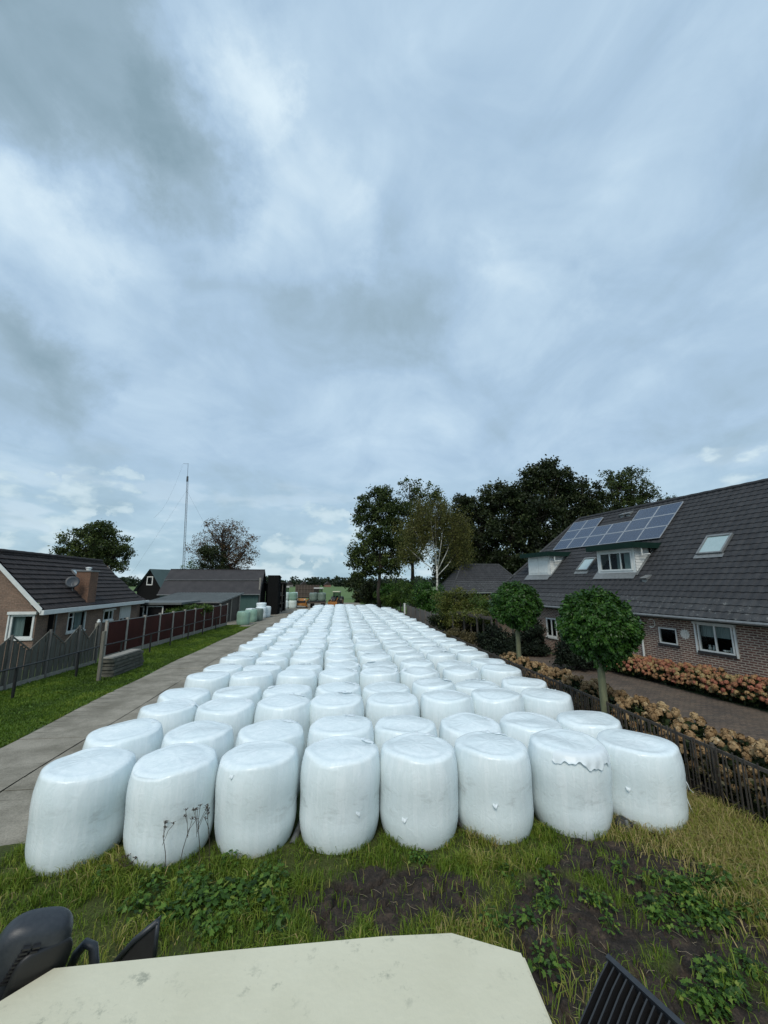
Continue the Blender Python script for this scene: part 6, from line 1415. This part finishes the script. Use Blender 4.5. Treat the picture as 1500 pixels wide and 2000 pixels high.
mh = mb.build('mirror_housing', M_mir, CB, smooth=True); mh.location = [float(t) for t in (c-off)]; mh.rotation_euler = (R(14), R(14), R(28))
mb = MB()
for k in range(9):
    for s in (0, 1): mb.box(-.030+.027*s-.003*k, -.070, .128-.013*k-.003, -.010+.027*s-.003*k, -.050, .128-.013*k+.003)
mb.build('vent_slots', M_blk, mh)
V, F = sup(.45, .75, (.083, .02, .13)); mb = MB(); mb.v = V; mb.f = F; mb.m = [0]*len(F); g_ = mb.build('mirror_recess', M_blk, mh, smooth=True); g_.location = (.045, -.050, -.015); g_.rotation_euler = (0, 0, R(18))
mb = MB(); arc = [(-.110*math.cos(t), -.026, .162*math.sin(t)) for t in np.linspace(-1.0, 1.3, 14)]; mb.tube(arc, .006, 6); mb.build('chrome_edge', M_alu, mh)
# tubular arm and small wedge mirror
arm = [atd(u, v, 1.75) for u, v in ((135, 1895), (150, 1862), (168, 1842), (182, 1848), (185, 1890), (186, 1960))]
mb = MB(); mb.tube([a-off for a in arm], .016, 8); mb.build('mirror_arm', M_mir, CB, smooth=True)
c0, c1, c2, c3 = [atd(u, v, 1.8)-off for u, v in ((222, 1882), (308, 1799), (300, 1880), (232, 1915))]
dn = np.array([.0, .03, .0]); mb = MB(); mb.quad(c0, c1, c2, c3); mb.quad(c0+dn, c1+dn, c2+dn, c3+dn); 
for a, b_ in ((c0, c1), (c1, c2), (c2, c3), (c3, c0)): mb.quad(a, b_, b_+dn, a+dn)
wm_ = mb.build('wedge_mirror', M_sillk, CB); mb = MB(); mb.tube([c0, (c0+c1)/2+np.array([-.004, 0, .008]), c1], .010, 8); mb.tube([c1, c2], .007, 8); mb.build('mirror_rim', M_mir, wm_, smooth=True)
# right: black finned work lamp
A = atd(1186, 1868, 1.42)-off; Bp = atd(1112, 2010, 1.30)-off; Cp = atd(1345, 2015, 1.22)-off
eu = Bp-A; ev = Cp-A; Nn = np.cross(eu, ev); Nn /= np.linalg.norm(Nn); Nn = Nn if Nn[2] > 0 else -Nn; A0 = A-Nn*.03
mb = MB(); lu, lv = np.linalg.norm(eu), np.linalg.norm(ev); eu_, ev_ = eu/lu, ev/lv
q4 = [A0, A0+eu*1.25, A0+eu*1.25+ev*1.1, A0+ev*1.1]; lo_ = [q_-Nn*.05 for q_ in q4]
mb.quad(*q4); mb.quad(*lo_)
for i in range(4): mb.quad(q4[i], q4[(i+1) % 4], lo_[(i+1) % 4], lo_[i])
wl = mb.build('work_lamp', M_black, CB)
mb = MB(); nfin = 13
for k in range(nfin):
    t = .03+1.05*k/(nfin-1); s = A0+ev*t; k0 = .0+.10*t; e = s+eu*1.25
    p1 = s+eu*(.04+.02*k/nfin); p2 = s+eu*.18-ev_*.0; 
    mb.bar(p1-Nn*.0, p1+eu*.22+Nn*.0, .004, .06, up=tuple(Nn)); 
    mb.bar(p1+eu*.22, e+ev_*.012, .004, .06, up=tuple(Nn))
mb.build('cooling_fins', pmat('satin_black', (.02, .02, .021), None, 9, .35, .1, 60, spec=.6), wl)
mb = MB(); mb.bar(A0, A0+ev*1.1, .014, .07, up=tuple(Nn)); mb.build('lamp_edge', M_mir, wl)
mb = MB(); mb.bar(A0+ev*.8+eu*.9-Nn*.05, np.array([x1, y1-.3, 2.3]), .03, .03); mb.build('lamp_bracket', M_blk, wl)
